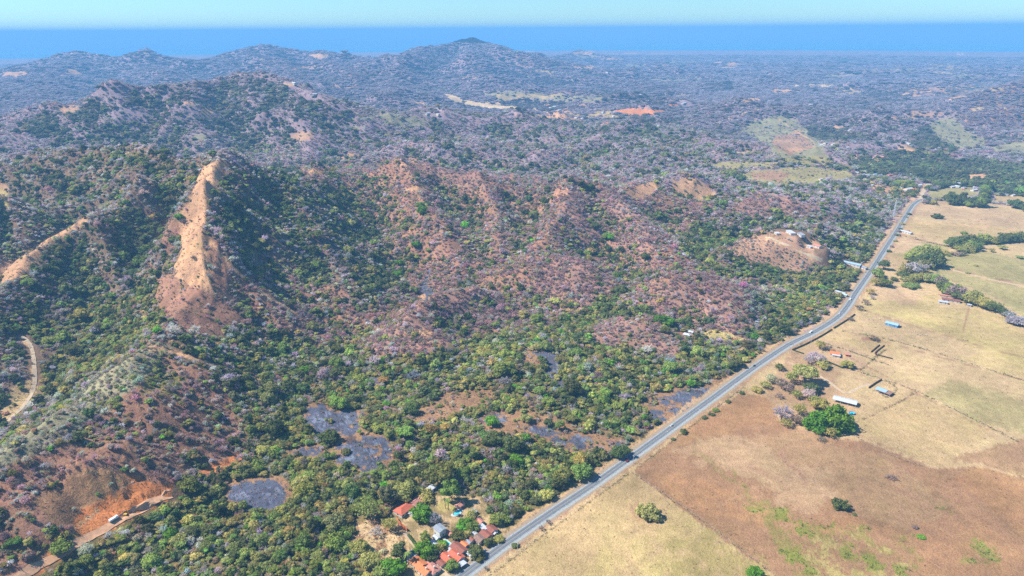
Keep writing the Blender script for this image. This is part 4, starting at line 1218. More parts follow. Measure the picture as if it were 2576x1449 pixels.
house(1185, 1362, 5.5, 4.5, 2.8, 'gable', M['r_brown'], M['cream'], 'tiny hut with a brown roof between the trees of the compound', XR, 1, True)
house(1155, 1386, 13, 8, 3.2, 'gable', M['r_brown'], M['white'], 'long house with a dark brown roof and white porch near the road', XR, 1.5, True, porch=2.4)
house(1148, 1404, 12.5, 7.5, 3.2, 'gable', M['r_red'], M['white'], 'long house with a red tiled roof and roof tank near the road', XR, 1.5, True, tank=True)
house(1125, 1409, 10, 7, 3.0, 'gable', M['r_red'], M['white'], 'shorter house with a red roof and white end wall beside the dirt drive', XR, 1.4, True, tank=True)
house(1161, 1422, 6, 5, 2.6, 'flat', M['r_white'], M['white'], 'white flat-roofed carport on the roadside', XR, .2, open_=True)
house(1168, 1376, 6, 5, 2.8, 'gable', M['r_orange'], M['bluew'], 'small orange-roofed hut with blue walls beside the brown-roofed house', XR, 1, True)
house(1053, 1424, 12, 8.5, 3.4, 'gable', M['r_orange'], M['white'], 'orange-roofed house at the bottom edge, upper half of the stepped pair', XR, 1.7, True)
house(1068, 1440, 11, 8, 3.0, 'gable', M['r_orange'], M['white'], 'orange-roofed house at the bottom edge, lower half of the stepped pair', XR, 1.7, True, tank=True)
house(1088, 1436, 11, 8, 3.0, 'hip', M['r_faded'], M['white'], 'house with a faded pink-red roof at the bottom edge', XR, 1.7, True, tank=True)
house(1032, 1405, 10, 6, 2.8, 'mono', M['r_grey'], M['white'], 'low house with a grey and white sloping roof beside the dry clearing', RD, .7, True)
house(1089, 1372, 6, 4.5, 2.6, 'gable', M['r_white'], M['white'], 'white garden shed in the middle of the compound', XR, .8, True)
house(1097, 1396, 5, 4, 2.6, 'flat', M['r_white'], M['greyw'], 'small white flat shed beside the big round green tree', XR, .3, True)
house(1157, 1275, 7, 5, 2.8, 'gable', M['r_faded'], M['pinkw'], 'pink hut beside the kidney-shaped pool', RD, .9, True)
house(1192, 1293, 4, 3.5, 2.6, 'mono', M['r_grey'], M['bluew'], 'little blue hut under the trees right of the pool', RD, .5, True)
house(1085, 1233, 8, 5, 2.6, 'mono', M['r_white'], M['greyw'], 'pale slab-roofed hut up in the trees above the compound', RD, .4, True)
house(1207, 1316, 6, 4, 2.6, 'gable', M['r_faded'], M['white'], 'small pinkish hut above the cottage row', XR, .9, True)
for (a, b_, L, rm, wm, lab) in [(1196,1350,5,'r_white','white','tiny white roof between the cottage row and the yellow-green tree'),(1179,1368,5,'r_grey','greyw','tiny grey shed left of the orange-roofed hut'),(1139,1394,6,'r_white','cream','pale lean-to between the brown and red long houses'),
        (1110,1422,6,'r_brown','white','small brown-roofed hut at the lower end of the dirt drive'),(1076,1421,5,'r_faded','cream','small pinkish hut between the two bottom houses'),(1183,1398,5,'r_white','white','small white roof at the roadside below the dark round tree'),
        (1243,1345,4,'r_white','white','tiny white lean-to at the road end of the top cottage'),(1146,1372,5,'r_rust','cream','rusty hut between the rectangular pool and the brown roof'),(1098,1357,5,'r_white','white','white lean-to below the two-storey white house'),(1131,1346,5,'r_faded','pinkw','small pink hut right of the two-storey white house')]:
    house(a, b_, L, L * .75, 2.6, 'gable', M[rm], M[wm], lab, XR, .7, True)
pool(1149, 1289, 9, 6, 'kidney-shaped turquoise swimming pool in the compound', RD, True)
pool(1122, 1366, 7, 4.5, 'rectangular turquoise swimming pool below the two-storey white house', XR)
pool(1163, 1411, 4, 2.4, 'small turquoise plunge pool on the porch side near the road', XR)
# garden walls
def wall(name, pts, h, w, m_, label):
    P = [T(a, b_) for a, b_ in pts]
    e = root(name, 0, 0, 0, label, 'wall', xyz=P[0])
    for a, c_ in zip(P[:-1], P[1:]):
        d_ = np.array([c_[0] - a[0], c_[1] - a[1]]); L = np.linalg.norm(d_); d_ /= L; n_ = np.array([-d_[1], d_[0]]) * w / 2
        o_ = np.array([a[0] - P[0][0], a[1] - P[0][1]])
        g = Geo(); q = [o_ - n_, o_ + n_, o_ + d_ * (L - .02) + n_, o_ + d_ * (L - .02) - n_]
        g.add([(x, y, z) for z in (-1, h) for x, y in q], [(0,1,2,3),(7,6,5,4),(0,4,5,1),(1,5,6,2),(2,6,7,3),(3,7,4,0)])
        part('wall_panel', g, m_, e)
    return e
wall('garden_wall', [(998,1306),(1003,1316),(1010,1323),(1017,1330),(1024,1337)], 2.4, .3, M['orangew'], 'orange-red garden wall below the red roofed house')
wall('garden_wall', [(980,1286),(992,1277),(1008,1268)], 2.2, .3, M['post'], 'dark wall behind the bright red roofed house')
wall('garden_wall', [(1184,1412),(1200,1399),(1222,1384)], 1.8, .25, M['white'], 'low white wall between cottages and road')
wall('garden_wall', [(1112,1430),(1090,1412),(1076,1400)], 1.6, .25, M['conc'], 'pale wall along the dirt drive')
wall('stockyard_wall', [(2185,977),(2202,965),(2218,956)], 2.2, .5, M['wood'], 'dark brown board wall of the stockyard')

house(2125, 1013, 24, 10, 3.6, 'gable', M['r_white'], M['white'], 'long open shed with a white metal roof beside the huge green tree', (28, 7), 1.4, name='open_shed', cat='shed', open_=True)
house(2216, 986, 11, 6, 2.8, 'mono', M['r_blue'], M['wood'], 'small open shed with a pale blue roof in the stockyard', (22, 8), .6, name='cattle_shed', cat='shed', open_=True)
house(2228, 990, 12, 9, 2.6, 'flat', M['r_rust'], M['wood'], 'brown flat-roofed cattle pen beside the pale blue stockyard shed', (22, 8), .2, name='cattle_pen', cat='shed', open_=True)
house(2099, 893, 11, 9, 3.2, 'gable', M['r_orange'], M['white'], 'white farmhouse with an orange-red roof between hedge and blossom trees', (24, 4), 1.6)
house(2103, 898, 9, 3.5, 2.8, 'mono', M['r_white'], M['white'], 'white lean-to against the front of the roadside farmhouse', (24, 4), .4)
house(2131, 895, 4, 4, 2.4, 'mono', M['r_faded'], M['orangew'], 'tiny red hut in the farmhouse garden', (24, 4), .4, name='hut', cat='hut')
house(2244, 819, 16, 9, 3.6, 'gable', M['r_blue'], M['bluew'], 'lone barn with a pale blue roof and blue walls in the pasture', (24, 6), 1.4, name='barn', cat='barn')
house(2391, 758, 24, 7, 3.4, 'gable', M['r_brown'], M['white'], 'long white ranch house with a brown roof by the tree line', (28, 4), 1.3)
house(2372, 763, 12, 6, 3.0, 'flat', M['r_white'], M['white'], 'white flat-roofed wing at the left end of the ranch house', (20, 3), .3)
house(2382, 748, 20, 4, 3.0, 'mono', M['r_faded'], M['cream'], 'pinkish lean-to behind the ranch house', (28, 4), .5)
house(2438, 770, 5, 4, 2.6, 'flat', M['r_white'], M['greyw'], 'tiny white hut at the end of the ranch yard', (20, 4), .3, name='hut', cat='hut')
house(2142, 667, 32, 9, 4.2, 'gable', M['r_blue'], M['white'], 'long pale blue roofed workshop on the wood side of the road', (40, 9), 1.2, name='workshop', cat='workshop', clear=24)
house(2172, 676, 12, 7, 3.4, 'gable', M['r_grey'], M['white'], 'grey-roofed store at the road end of the long workshop', (20, 6), 1)
house(2113, 739, 15, 5, 3.0, 'flat', M['r_white'], M['white'], 'narrow white building on the wood side of the road', (20, 6), .3, clear=12)
house(2125, 745, 7, 5, 3.0, 'gable', M['r_green'], M['greyw'], 'green-roofed hut beside the narrow white building', (20, 6), .8, name='hut', cat='hut')
house(2279, 586, 24, 9, 3.2, 'gable', M['r_white'], M['white'], 'white roadside hall with a low roof at the edge of the pasture', (24, 6), .8)
house(2284, 584, 5, 4, 4.4, 'hip', M['r_red'], M['cream'], 'small red-roofed turret hut at the roadside hall', (24, 6), 1.0, name='hut', cat='hut')
house(1904, 814, 4, 3, 3.2, 'flat', M['r_grey'], M['greyw'], 'dark grey tank hut standing in the wood left of the bend', (10, 2), .3, name='hut', cat='hut')
house(1728, 845, 9, 7, 2.8, 'hip', M['r_white'], M['white'], 'white tent-roofed hut beside the bright green trees', (10, 2), 1.5, name='hut', cat='hut', clear=12)
house(1738, 838, 6, 5, 2.6, 'gable', M['r_white'], M['cream'], 'small pale hut just behind the tent-roofed hut', (10, 2), .8, name='hut', cat='hut')
hx, hy, hz_ = PAD_HILL_A
house(0, 0, 20, 9, 3.8, 'flat', M['r_white'], M['white'], 'big white flat-roofed villa on top of the bare knoll', (30, 2), .3, xyz=(hx, hy, hz_), clear=32)
house(0, 0, 9, 7, 3.2, 'flat', M['r_white'], M['cream'], 'white annex left of the villa on the bare knoll', (30, 2), .3, xyz=(hx - 26, hy - 4, hz_))
house(0, 0, 16, 7, 3.0, 'mono', M['r_grey'], M['white'], 'grey-roofed terrace in front of the hilltop villa', (30, 2), .4, xyz=(hx + 14, hy - 12, hz_))
hx, hy, hz_ = PAD_HILL_B
house(0, 0, 14, 9, 3.6, 'gable', M['r_faded'], M['white'], 'white house with a pinkish red roof half way down the bare knoll', (26, 6), 1.4, xyz=(hx + 3, hy, hz_), clear=22)
house(0, 0, 9, 6, 3.0, 'flat', M['r_white'], M['white'], 'white block left of the pinkish roofed house on the knoll', (26, 6), .3, xyz=(hx - 12, hy - 2, hz_))

# village and far houses
VIL = [(2177,431,16,'r_white','long white-roofed building at the left end of the village'),(2180,443,20,'r_grey','grey-roofed long hut below the left village hall'),(2199,441,14,'r_blue','pale blue roof in the left village row'),(2213,443,15,'r_grey','grey roof in the left village row, beside the red one'),
 (2238,442,17,'r_red','red-roofed house in the left village row'),(2248,447,9,'r_rust','rust-roofed hut right of the red village house'),(2153,436,13,'r_white','white hut alone on the village edge by the green field'),(2187,463,10,'r_white','white gabled roof among the dark trees'),(2194,468,9,'r_white','second white roof among the dark trees, slightly lower'),
 (2285,477,22,'r_white','white roofs of the village school, upper block'),(2282,483,20,'r_white','white roofs of the village school, lower block'),(2300,479,13,'r_orange','orange-roofed house left of the village street'),(2266,473,12,'r_green','pale green roof left of the school'),(2312,468,14,'r_white','white roof beside the top of the street'),
 (2302,466,10,'r_faded','pinkish roof near the top of the street'),(2336,474,13,'r_white','white-roofed house right of the village street'),(2326,450,12,'r_white','white roof at the top of the village'),(2309,455,10,'r_faded','small pinkish roof high in the village'),(2293,441,9,'r_grey','grey roof in the trees above the street'),(2305,438,11,'r_grey','second grey roof in the trees above the street'),
 (2370,466,12,'r_brown','brown-roofed hut in the dark trees'),(2394,472,13,'r_white','leftmost white roof behind the small pasture'),(2409,471,12,'r_white','second white roof behind the small pasture'),(2415,464,13,'r_white','white roof set back behind the small pasture'),(2425,474,12,'r_grey','grey roof behind the small pasture'),(2422,478,6,'r_red','tiny red roof behind the small pasture'),
 (2450,480,18,'r_white','long white roof by the tree row'),(2453,474,9,'r_white','short white roof behind the long one by the tree row'),(2492,484,12,'r_blue','blue-roofed hut right of the tree row'),(2515,489,16,'r_white','long pale roof right of the tree row'),(2530,492,9,'r_grey','grey hut right of the long pale roof'),(2548,493,9,'r_white','rightmost white hut of the village'),
 (2151,391,13,'r_red','red-domed roof alone above the village'),(2212,396,26,'r_faded','long pale red resort roof above the village'),(2196,399,12,'r_faded','small resort roof left of the long one'),(2222,400,16,'r_white','white terrace below the resort roof'),(2316,402,11,'r_white','white roof in the dark forest above the village'),
 (2033,319,15,'r_white','white house at the left of the dark grove'),(2137,329,13,'r_white','white house right of the dark grove'),(2078,361,20,'r_grey','grey roofs below the dark grove, left row'),(2066,366,14,'r_white','pale roof below the dark grove'),(2096,364,15,'r_white','pale long roof below the dark grove, right row'),(2286,363,14,'r_white','white house on its own tan pad'),(2133,372,12,'r_grey','grey hut by the looping track'),
 (1991,469,16,'r_white','white farmhouse in the wood left of the village'),(2064,453,9,'r_white','tiny white hut by the green field'),(2284,198,22,'r_white','far white house on the plain'),(2307,202,20,'r_white','second far white house on the plain'),(2323,201,18,'r_white','third far white house on the plain'),(2040,265,24,'r_white','far white farm in the middle distance'),
 (1385,274,26,'r_white','far white house in the group beside the long tan clearing'),(1396,270,24,'r_green','far pale green roof in the group beside the long clearing'),(1408,278,22,'r_white','far white house at the right of that group'),(1076,288,18,'r_white','far white hut left of the tan clearing'),(1102,291,16,'r_white','second far white hut left of the tan clearing'),(1528,184,40,'r_white','very far white house on the hill'),
 (1465,300,14,'r_white','far white hut below the red bare field'),(1449,299,14,'r_white','far white hut left of its twin'),(1517,285,14,'r_white','far white hut above the red bare field'),(1543,295,14,'r_white','far white hut under the red bare field'),(1505,278,40,'r_white','long far white roof left of the red bare field'),(1720,261,30,'r_white','long far pale roof on the plain'),(740,212,30,'r_white','far white house on the ridge track'),(790,240,26,'r_white','far white house below the ridge track'),(1612,240,20,'r_white','far white farm on the pale flats')]
for i, (a, b_, L, rm, lab) in enumerate(VIL):
    far = b_ < 320
    house(a, b_, L, L * .5 if L > 14 else L * .7, 3.4 if not far else 5, 'gable' if i % 4 else 'hip', M[rm], M['white'] if i % 3 else M['cream'], lab, (20, random.choice((-3, 2, 4))), L * .07 + .5, group='village and far houses', clear=L * (.75 if not far else 1.2))
lap('houses')

# ------------------------------------------------------------------ stock tank, tower, poles, fences, hedges
e = root('water_tank', 2143, 1041, 0, 'round blue stock tank on the pasture below the open shed', 'tank')
g = Geo()
for (r0, z0, r1, z1) in ((3, -.3, 3, 1.6), (3, 1.6, 2.8, 1.6), (2.8, 1.6, 2.8, .9)):
    a = np.arange(24) * 2 * math.pi / 24
    g.add(np.concatenate([np.stack([np.cos(a) * r0, np.sin(a) * r0, np.full(24, z0)], 1), np.stack([np.cos(a) * r1, np.sin(a) * r1, np.full(24, z1)], 1)]), [(i, (i+1) % 24, 24 + (i+1) % 24, 24 + i) for i in range(24)])
part('tank_wall', g, M['tank'], e)
g = Geo(); g.add([(math.cos(t) * 2.8, math.sin(t) * 2.8, 1.1) for t in a] + [(0, 0, 1.1)], [(i, (i+1) % 24, 24) for i in range(24)]); part('water', g, M['pool'], e)
g = Geo(); limb(g, (-3.4, .8, 0), (-3.4, .8, 2.0), .12, .12, 6); limb(g, (-3.4, .8, 2.0), (-2.2, .8, 2.0), .1, .1, 6); part('inlet_pipe', g, M['steel'], e)

e = root('lattice_tower', 2248, 545, .4, 'slim pale lattice tower standing in the wood left of the road end', 'tower', None, 6)
Ht = 38.0
for sx in (-1, 1):
    for sy in (-1, 1):
        g = Geo(); limb(g, (sx * 1.9, sy * 1.9, -1), (sx * .5, sy * .5, Ht), .22, .16, 6); part('leg', g, M['steel'], e)
g = Geo()
for k in range(14):
    z0, z1 = Ht * k / 14, Ht * (k + 1) / 14
    w0, w1 = 1.9 - 1.4 * k / 14, 1.9 - 1.4 * (k + 1) / 14
    c0 = [(-w0, -w0), (w0, -w0), (w0, w0), (-w0, w0)]; c1 = [(-w1, -w1), (w1, -w1), (w1, w1), (-w1, w1)]
    for i in range(4):
        j = (i + 1) % 4
        limb(g, (*c0[i], z0), (*c1[j], z1), .09, .09, 4); limb(g, (*c0[j], z0), (*c1[i], z1), .09, .09, 4); limb(g, (*c1[i], z1), (*c1[j], z1), .08, .08, 4)
part('bracing', g, M['steel'], e)
for k, a in enumerate((0, 2.1, 4.2)):
    boxpart('antenna', (math.cos(a) * .9 - .2, math.cos(a) * .9 + .2, math.sin(a) * .9 - .2, math.sin(a) * .9 + .2, Ht - 3, Ht - .6), M['white'], e)
g = Geo(); limb(g, (0, 0, Ht - .5), (0, 0, Ht + 3), .12, .05, 5); part('lightning_rod', g, M['steel'], e)

def pole(px, py, h, label, thick=.16, arm=True):
    e = root('utility_pole', px, py, heading(px, py, 30, 24), label, 'utility pole', 'utility poles beside the main road', 3)
    g = Geo(); limb(g, (0, 0, -1), (0, 0, h), thick * 1.25, thick * .8, 8); part('pole', g, M['conc'], e)
    if arm:
        boxpart('crossarm', (-1.3, 1.3, -.09, .09, h - 1.0, h - .8), M['steel'], e)
        for x in (-1.15, 0, 1.15):
            g = Geo(); limb(g, (x, 0, h - .79), (x, 0, h - .45), .07, .05, 6); part('insulator', g, M['white'], e)
    g = Geo(); limb(g, (.35, 0, h - 3.2), (.35, 0, h - 2.2), .26, .26, 8); part('transformer', g, M['steel'], e) if arm == 2 else None
    return e
pole(1977, 866, 12, 'tall pale concrete pole with crossarm beside the big spreading trees, wood side', .24, 2)
pole(2067, 812, 12, 'tall pale concrete pole with crossarm at the start of the bend, wood side', .24, 2)
for (a, b_, s) in [(1302, 1388, 'opposite the roadside cottages'), (1403, 1307, 'opposite the dry gap in the roadside trees'), (1509, 1225, 'at the corner of the straw pasture'), (1593, 1166, 'beside the red car'), (1677, 1103, 'at the red-brown pasture edge'), (1757, 1047, 'opposite the burnt ground'), (1848, 983, 'at the top corner of the red-brown pasture'), (1933, 925, 'before the farm gate'), (1990, 888, 'by the hedge start'), (2040, 863, 'beside the roadside hedge'), (2081, 834, 'at the lower end of the bend'), (2111, 813, 'in the middle of the bend'), (2133, 790, 'at the upper end of the bend'), (2196, 697, 'behind the roadside trees'), (2262, 596, 'opposite the white roadside hall'), (2238, 628, 'on the straight before the hall')]:
    pole(a, b_, 9.5, f'thin grey pole on the pasture side, {s}', .15)
pole(2270, 530, 11, 'pale pole at the end of the straight on the wood side', .22)

FLINES = []
def fence(pts, label, step=6.0, h=1.3):
    P = catmull([T(a, b_)[:2] for a, b_ in pts], 12)
    seg = np.concatenate([[0], np.cumsum(np.linalg.norm(np.diff(P, axis=0), axis=1))])
    n = min(150, max(2, int(seg[-1] / step)))
    q = np.linspace(0, seg[-1], n); xs = np.interp(q, seg, P[:, 0]); ys = np.interp(q, seg, P[:, 1]); zs = H(xs, ys)
    FLINES.append((xs, ys))
    e = root('fence', 0, 0, 0, label, 'fence', xyz=(xs[0], ys[0], zs[0]))
    pm = None
    for i in range(n):
        if pm is None:
            g = Geo(); limb(g, (0, 0, -.3), (0, 0, h), .15, .12, 5); pm = g.mesh('post', [M['post']])
        o = bpy.data.objects.new('post', pm); COL.objects.link(o); o.parent = e
        o.location = (xs[i] - xs[0], ys[i] - ys[0], zs[i] - zs[0]); o.rotation_euler = (random.uniform(-.06, .06), random.uniform(-.06, .06), 0)
    for z in (.5, 1.1):
        g = Geo()
        for i in range(n - 1):
            limb(g, (xs[i]-xs[0], ys[i]-ys[0], zs[i]-zs[0]+z), (xs[i+1]-xs[0], ys[i+1]-ys[0], zs[i+1]-zs[0]+z), .015, .015, 3)
        part('wire', g, M['steel'], e)
    return e
fence([(1230,1449),(1400,1322),(1582,1190)], 'post and wire fence along the straw pasture beside the road')
fence([(1590,1188),(1770,1312),(1950,1449)], 'fence between straw and red-brown pasture')
fence([(1605,1175),(1760,1057),(1870,975)], 'fence along the red-brown pasture beside the road')
fence([(2120,832),(2250,858),(2410,905),(2576,958)], 'long fence across the middle of the pale pasture')
fence([(2060,858),(2150,888),(2240,920)], 'fence above the farmhouse garden')
fence([(2160,935),(2195,905),(2230,878)], 'short fence right of the farmhouse')
fence([(2160,935),(2290,978),(2420,1040),(2560,1110)], 'fence running away right from the stockyard')
fence([(2170,1056),(2240,1022),(2312,984)], 'fence below the open shed')
fence([(2140,1090),(2230,1140),(2340,1180)], 'fence along the top of the red-brown pasture')
fence([(2258,590),(2320,606),(2390,622)], 'fence behind the roadside hall')
fence([(2200,982),(2215,990),(2235,1000),(2255,978),(2235,962),(2218,957)], 'stockyard pen fence round the brown pen', 2.5)

def hedge(pts, w, h, label, tint_):
    P = catmull([T(a, b_)[:2] for a, b_ in pts], 10); x0, y0 = P[0]
    seg = np.concatenate([[0], np.cumsum(np.linalg.norm(np.diff(P, axis=0), axis=1))])
    L = seg[-1]; n = int(L * 1.2) + 2; q = np.linspace(0, L, n)
    xs = np.interp(q, seg, P[:, 0]) - x0; ys = np.interp(q, seg, P[:, 1]) - y0
    g = Geo(); rg = np.random.default_rng(int(L))
    V, F_ = ICO1
    for x, y in zip(xs, ys):
        g.add(V * (1 + rg.normal(0, .12, (len(V), 1))) * np.array([w * .62, w * .62, h * .5]) + np.array([x, y, h * .42]), F_, 0, rg.uniform(.7, 1.1))
        Nn = rg.normal(0, 1, (26, 3)); Nn /= np.linalg.norm(Nn, axis=1)[:, None]
        cards(g, Nn * np.array([w * .6, w * .6, h * .52]) + np.array([x, y, h * .45]), Nn, .16, rg)
    e = root('hedge', 0, 0, 0, label, 'hedge', xyz=(x0, y0, float(H(np.array([x0]), np.array([y0]))[0])))
    o = part('foliage', g, m_leaf_o, e); o.color = (*tint_, 1)
    return e
HG = (.05, .075, .03)
hedge([(2098,826),(2130,806),(2150,792)], 1.8, 1.8, 'dark hedge on the inside of the road bend', HG)
hedge([(1994,881),(2030,865),(2066,846),(2092,830)], 1.8, 1.8, 'dark hedge along the road below the bend', HG)
hedge([(1994,881),(2008,886),(2020,890)], 1.6, 1.6, 'green hedge stub turning in from the roadside hedge', (.07, .12, .03))
hedge([(2060,902),(2085,912),(2118,926)], 1.8, 1.8, 'green hedge in front of the farmhouse garden', (.07, .11, .03))
hedge([(2192,886),(2212,869)], 1.5, 1.6, 'short brown hedge, left one of the pair behind the farmhouse', (.12, .08, .05))
hedge([(2224,870),(2202,890),(2225,898),(2244,903)], 1.5, 1.6, 'L-shaped brown hedge, right one of the pair behind the farmhouse', (.12, .08, .05))
hedge([(1028,1348),(1045,1372),(1062,1390)], 2.2, 2.0, 'bushy green hedge beside the dirt drive of the compound', (.10, .15, .04))

# ------------------------------------------------------------------ vehicles
def road_at(px, py, off):
    x, y = G(px, py); i = int(np.argmin(np.hypot(RC[:, 0] - x, RC[:, 1] - y)))
    t, n_ = tangents(RC); p = RC[i] + n_[i] * off
    tt = (np.dot([x - RC[i][0], y - RC[i][1]], t[i])); p = p + t[i] * tt
    return (float(p[0]), float(p[1]), .12), math.atan2(t[i][1], t[i][0])
def wheels(e, xs, w, r):
    for x in xs:
        for s in (-1, 1):
            g = Geo(); limb(g, (x, s * (w / 2 - .2), r), (x, s * (w / 2 + .02), r), r, r, 14)
            a = np.arange(14) * 2 * math.pi / 14
            for yy in (w / 2 - .2, w / 2 + .02): g.add([(x + math.cos(t) * r, s * yy, r + math.sin(t) * r) for t in a] + [(x, s * yy, r)], [(i, (i+1) % 14, 14) for i in range(14)])
            o = part('wheel', g, M['tyre'], e)
            g = Geo(); g.add([(x + math.cos(t) * r * .55, s * (w / 2 + .03), r + math.sin(t) * r * .55) for t in a] + [(x, s * (w / 2 + .05), r)], [(i, (i+1) % 14, 14) for i in range(14)]); part('rim', g, M['steel'], o)
def loft(g, prof, w0, w1, zt):
    n = len(prof)
    V = [(x, -(w0 if z < zt else w1) / 2, z) for x, z in prof] + [(x, (w0 if z < zt else w1) / 2, z) for x, z in prof]
    g.add(V, [tuple(range(n))[::-1], tuple(range(n, 2 * n))] + [(i, (i+1) % n, n + (i+1) % n, n + i) for i in range(n)])
def car(px, py, off, m_, label, flip=False, kind='car'):
    (loc, ang) = road_at(px, py, off)
    e = root('car' if kind == 'car' else 'van', 0, 0, ang + (math.pi if flip else 0), label, kind, 'vehicles on the main road', xyz=loc)
    L, W = (4.4, 1.8) if kind == 'car' else (5.6, 2.0)
    g = Geo()
    if kind == 'car': loft(g, [(-2.2,.35),(2.2,.35),(2.22,.68),(2.1,.82),(1.1,.95),(-2.1,.98),(-2.22,.7)], W, W - .08, .8)
    else: loft(g, [(-2.8,.4),(2.8,.4),(2.82,.9),(2.5,1.15),(1.9,1.3),(1.6,2.1),(-2.75,2.15),(-2.82,1.0)], W, W - .2, 1.5)
    part('body', g, m_, e)
    if kind == 'car':
        g = Geo(); loft(g, [(1.05,.96),(.35,1.40),(-1.3,1.42),(-2.0,.98)], W - .16, W - .36, 1.2); part('window_band', g, M['glass'], e)
        boxpart('roof', (-1.25, .35, -W/2 + .2, W/2 - .2, 1.425, 1.47), m_, e)
    else:
        g = Geo(); g.add([(1.92,-.8,1.32),(1.92,.8,1.32),(1.64,.78,2.02),(1.64,-.78,2.02)], [(0,1,2,3)]); part('windscreen', g, M['glass'], e)
        for s in (-1, 1): boxpart('side_window', (-.2, 1.3, *sorted((s * (W/2 + .01 - .1), s * (W/2 + .02))), 1.3, 1.85), M['glass'], e)
    wheels(e, (L/2 - .85, -L/2 + .85), W, .33)
    for s in (-1, 1):
        boxpart('headlight', (L/2 - .02, L/2 + .05, s*.65 - .18, s*.65 + .18, .62, .78), M['lamp'], e)
        boxpart('tail_lamp', (-L/2 - .05, -L/2 + .02, s*.65 - .15, s*.65 + .15, .65, .82), M['tail'], e)
    return e
car(1695, 1074, -1.8, M['c_silver'], 'silver car driving beside the burnt ground', True)
car(1582, 1162, 1.8, M['c_red'], 'dark red car on the pasture side lane of the straight')
car(1918, 928, -1.6, M['c_dark'], 'black car on the wood side lane before the farm gate', True)
car(2044, 838, -1.8, M['c_white'], 'white van on the road just below the bend', True, 'van')
car(2112, 790, -1.6, M['c_white'], 'white car in the middle of the bend', True)
car(2142, 755, -1.6, M['c_white'], 'white van at the top of the bend near the narrow white building', True, 'van')
car(2207, 660, 1.8, M['c_dark'], 'dark car far up the straight beside the roadside trees')
car(2184, 686, -6.5, M['c_silver'], 'grey car parked by the roadside below the long workshop')
loc, ang = road_at(1591.6, 1142, -2.6)
e = root('motorbike', 0, 0, ang, 'dark motorbike with rider ahead of the red car', 'motorbike', xyz=loc)
for x in (-.65, .65):
    g = Geo(); limb(g, (x, -.06, .32), (x, .06, .32), .32, .32, 12); part('wheel', g, M['tyre'], e)
g = Geo(); limb(g, (-.6, 0, .55), (.35, 0, .85), .14, .16, 6); limb(g, (.65, 0, .32), (.4, 0, 1.05), .05, .05, 5); limb(g, (.4, -.35, 1.05), (.4, .35, 1.05), .03, .03, 5); part('frame', g, M['c_dark'], e)

def body_mesh(name, verts, edges, radii, m_, parent=None, sub=1):
    me = bpy.data.meshes.new(name); me.from_pydata(verts, edges, []); o = bpy.data.objects.new(name, me); COL.objects.link(o)
    o.modifiers.new('skin', 'SKIN'); me.materials.append(m_)
    for i, r_ in enumerate(radii): me.skin_vertices[0].data[i].radius = (r_, r_)
    me.skin_vertices[0].data[0].use_root = True
    s = o.modifiers.new('sub', 'SUBSURF'); s.levels = s.render_levels = sub
    if parent: o.parent = parent
    return o
o = body_mesh('person', [(0,0,0),(.1,0,.3),(.18,0,.52),(.2,0,.62),(.22,0,.76),(.2,.22,.48),(.42,.26,.4),(.48,.26,.05),(.25,.22,.2),(.2,-.22,.48),(.1,.12,-.02),(.42,.16,-.1),(.3,.18,-.5),(.1,-.12,-.02),(.42,-.16,-.1),(.3,-.18,-.5),(.5,.3,.22),(.5,-.3,.22),(.38,.3,.3),(.38,-.3,.3)],
              [(0,1),(1,2),(2,3),(3,4),(2,5),(5,18),(18,16),(2,9),(9,19),(19,17),(0,10),(10,11),(11,12),(0,13),(13,14),(14,15)], [.16,.16,.15,.06,.12,.07,.05,.05,.05,.07,.1,.08,.06,.1,.08,.06,.04,.04,.05,.05], M['dark'])
t_ = np.array([math.cos(ang), math.sin(ang)])
o.location = (loc[0] - t_[0] * .15, loc[1] - t_[1] * .15, loc[2] + .98); o.rotation_euler = (0, 0, ang)
tag(o, 'person in dark clothes sitting on the motorbike', 'person')

# truck and digger at the cutting
x, y, z = T(286, 1308); a = heading(286, 1308, 20, -12)
e = root('tipper_truck', 0, 0, a, 'white truck parked on the orange dirt road under the cutting', 'truck', None, 8, (x, y, z + .45))
g = Geo(); loft(g, [(1.8,.7),(3.9,.7),(4.0,1.5),(3.6,2.8),(1.8,2.9)], 2.3, 2.1, 1.8); part('cab', g, M['c_white'], e)
g = Geo(); g.add([(4.02,-.95,1.55),(4.02,.95,1.55),(3.66,.9,2.65),(3.66,-.9,2.65)], [(0,1,2,3)]); part('windscreen', g, M['glass'], e)
boxpart('load_bed', (-3.6, 1.6, -1.2, 1.2, 1.0, 2.5), M['c_white'], e); boxpart('chassis', (-3.6, 3.6, -.5, .5, .6, .95), M['dark'], e); wheels(e, (2.9, -1.6, -2.8), 2.3, .5)
x, y, z = T(318, 1294)
e = root('excavator', 0, 0, a + .5, 'yellow-brown excavator in the shade of the cutting', 'excavator', None, 8, (x, y, z + .3))
for s in (-1, 1):
    g = Geo(); loft(g, [(-2,.1),(2,.1),(2.3,.5),(2,.9),(-2,.9),(-2.3,.5)], .55, .55, 9); o = part('track', g, M['tyre'], e); o.location = (0, s * 1.2, 0)
boxpart('cabin', (-.2, 1.3, .1, 1.2, 1.0, 2.7), M['glass'], e); boxpart('engine_housing', (-2.2, -.25, -1.3, 1.3, 1.0, 2.1), M['yellow'], e)
g = Geo(); limb(g, (.8, -.4, 1.3), (3.2, -.4, 3.8), .25, .22, 5); limb(g, (3.2, -.4, 3.8), (5.4, -.4, 1.8), .2, .15, 5); part('boom', g, M['yellow'], e)
g = Geo(); loft(g, [(5.1,.6),(5.9,.7),(5.8,1.6),(5.2,1.8)], 1.0, 1.0, 9); o = part('bucket', g, M['dark'], e); o.location = (0, -.4, 0)

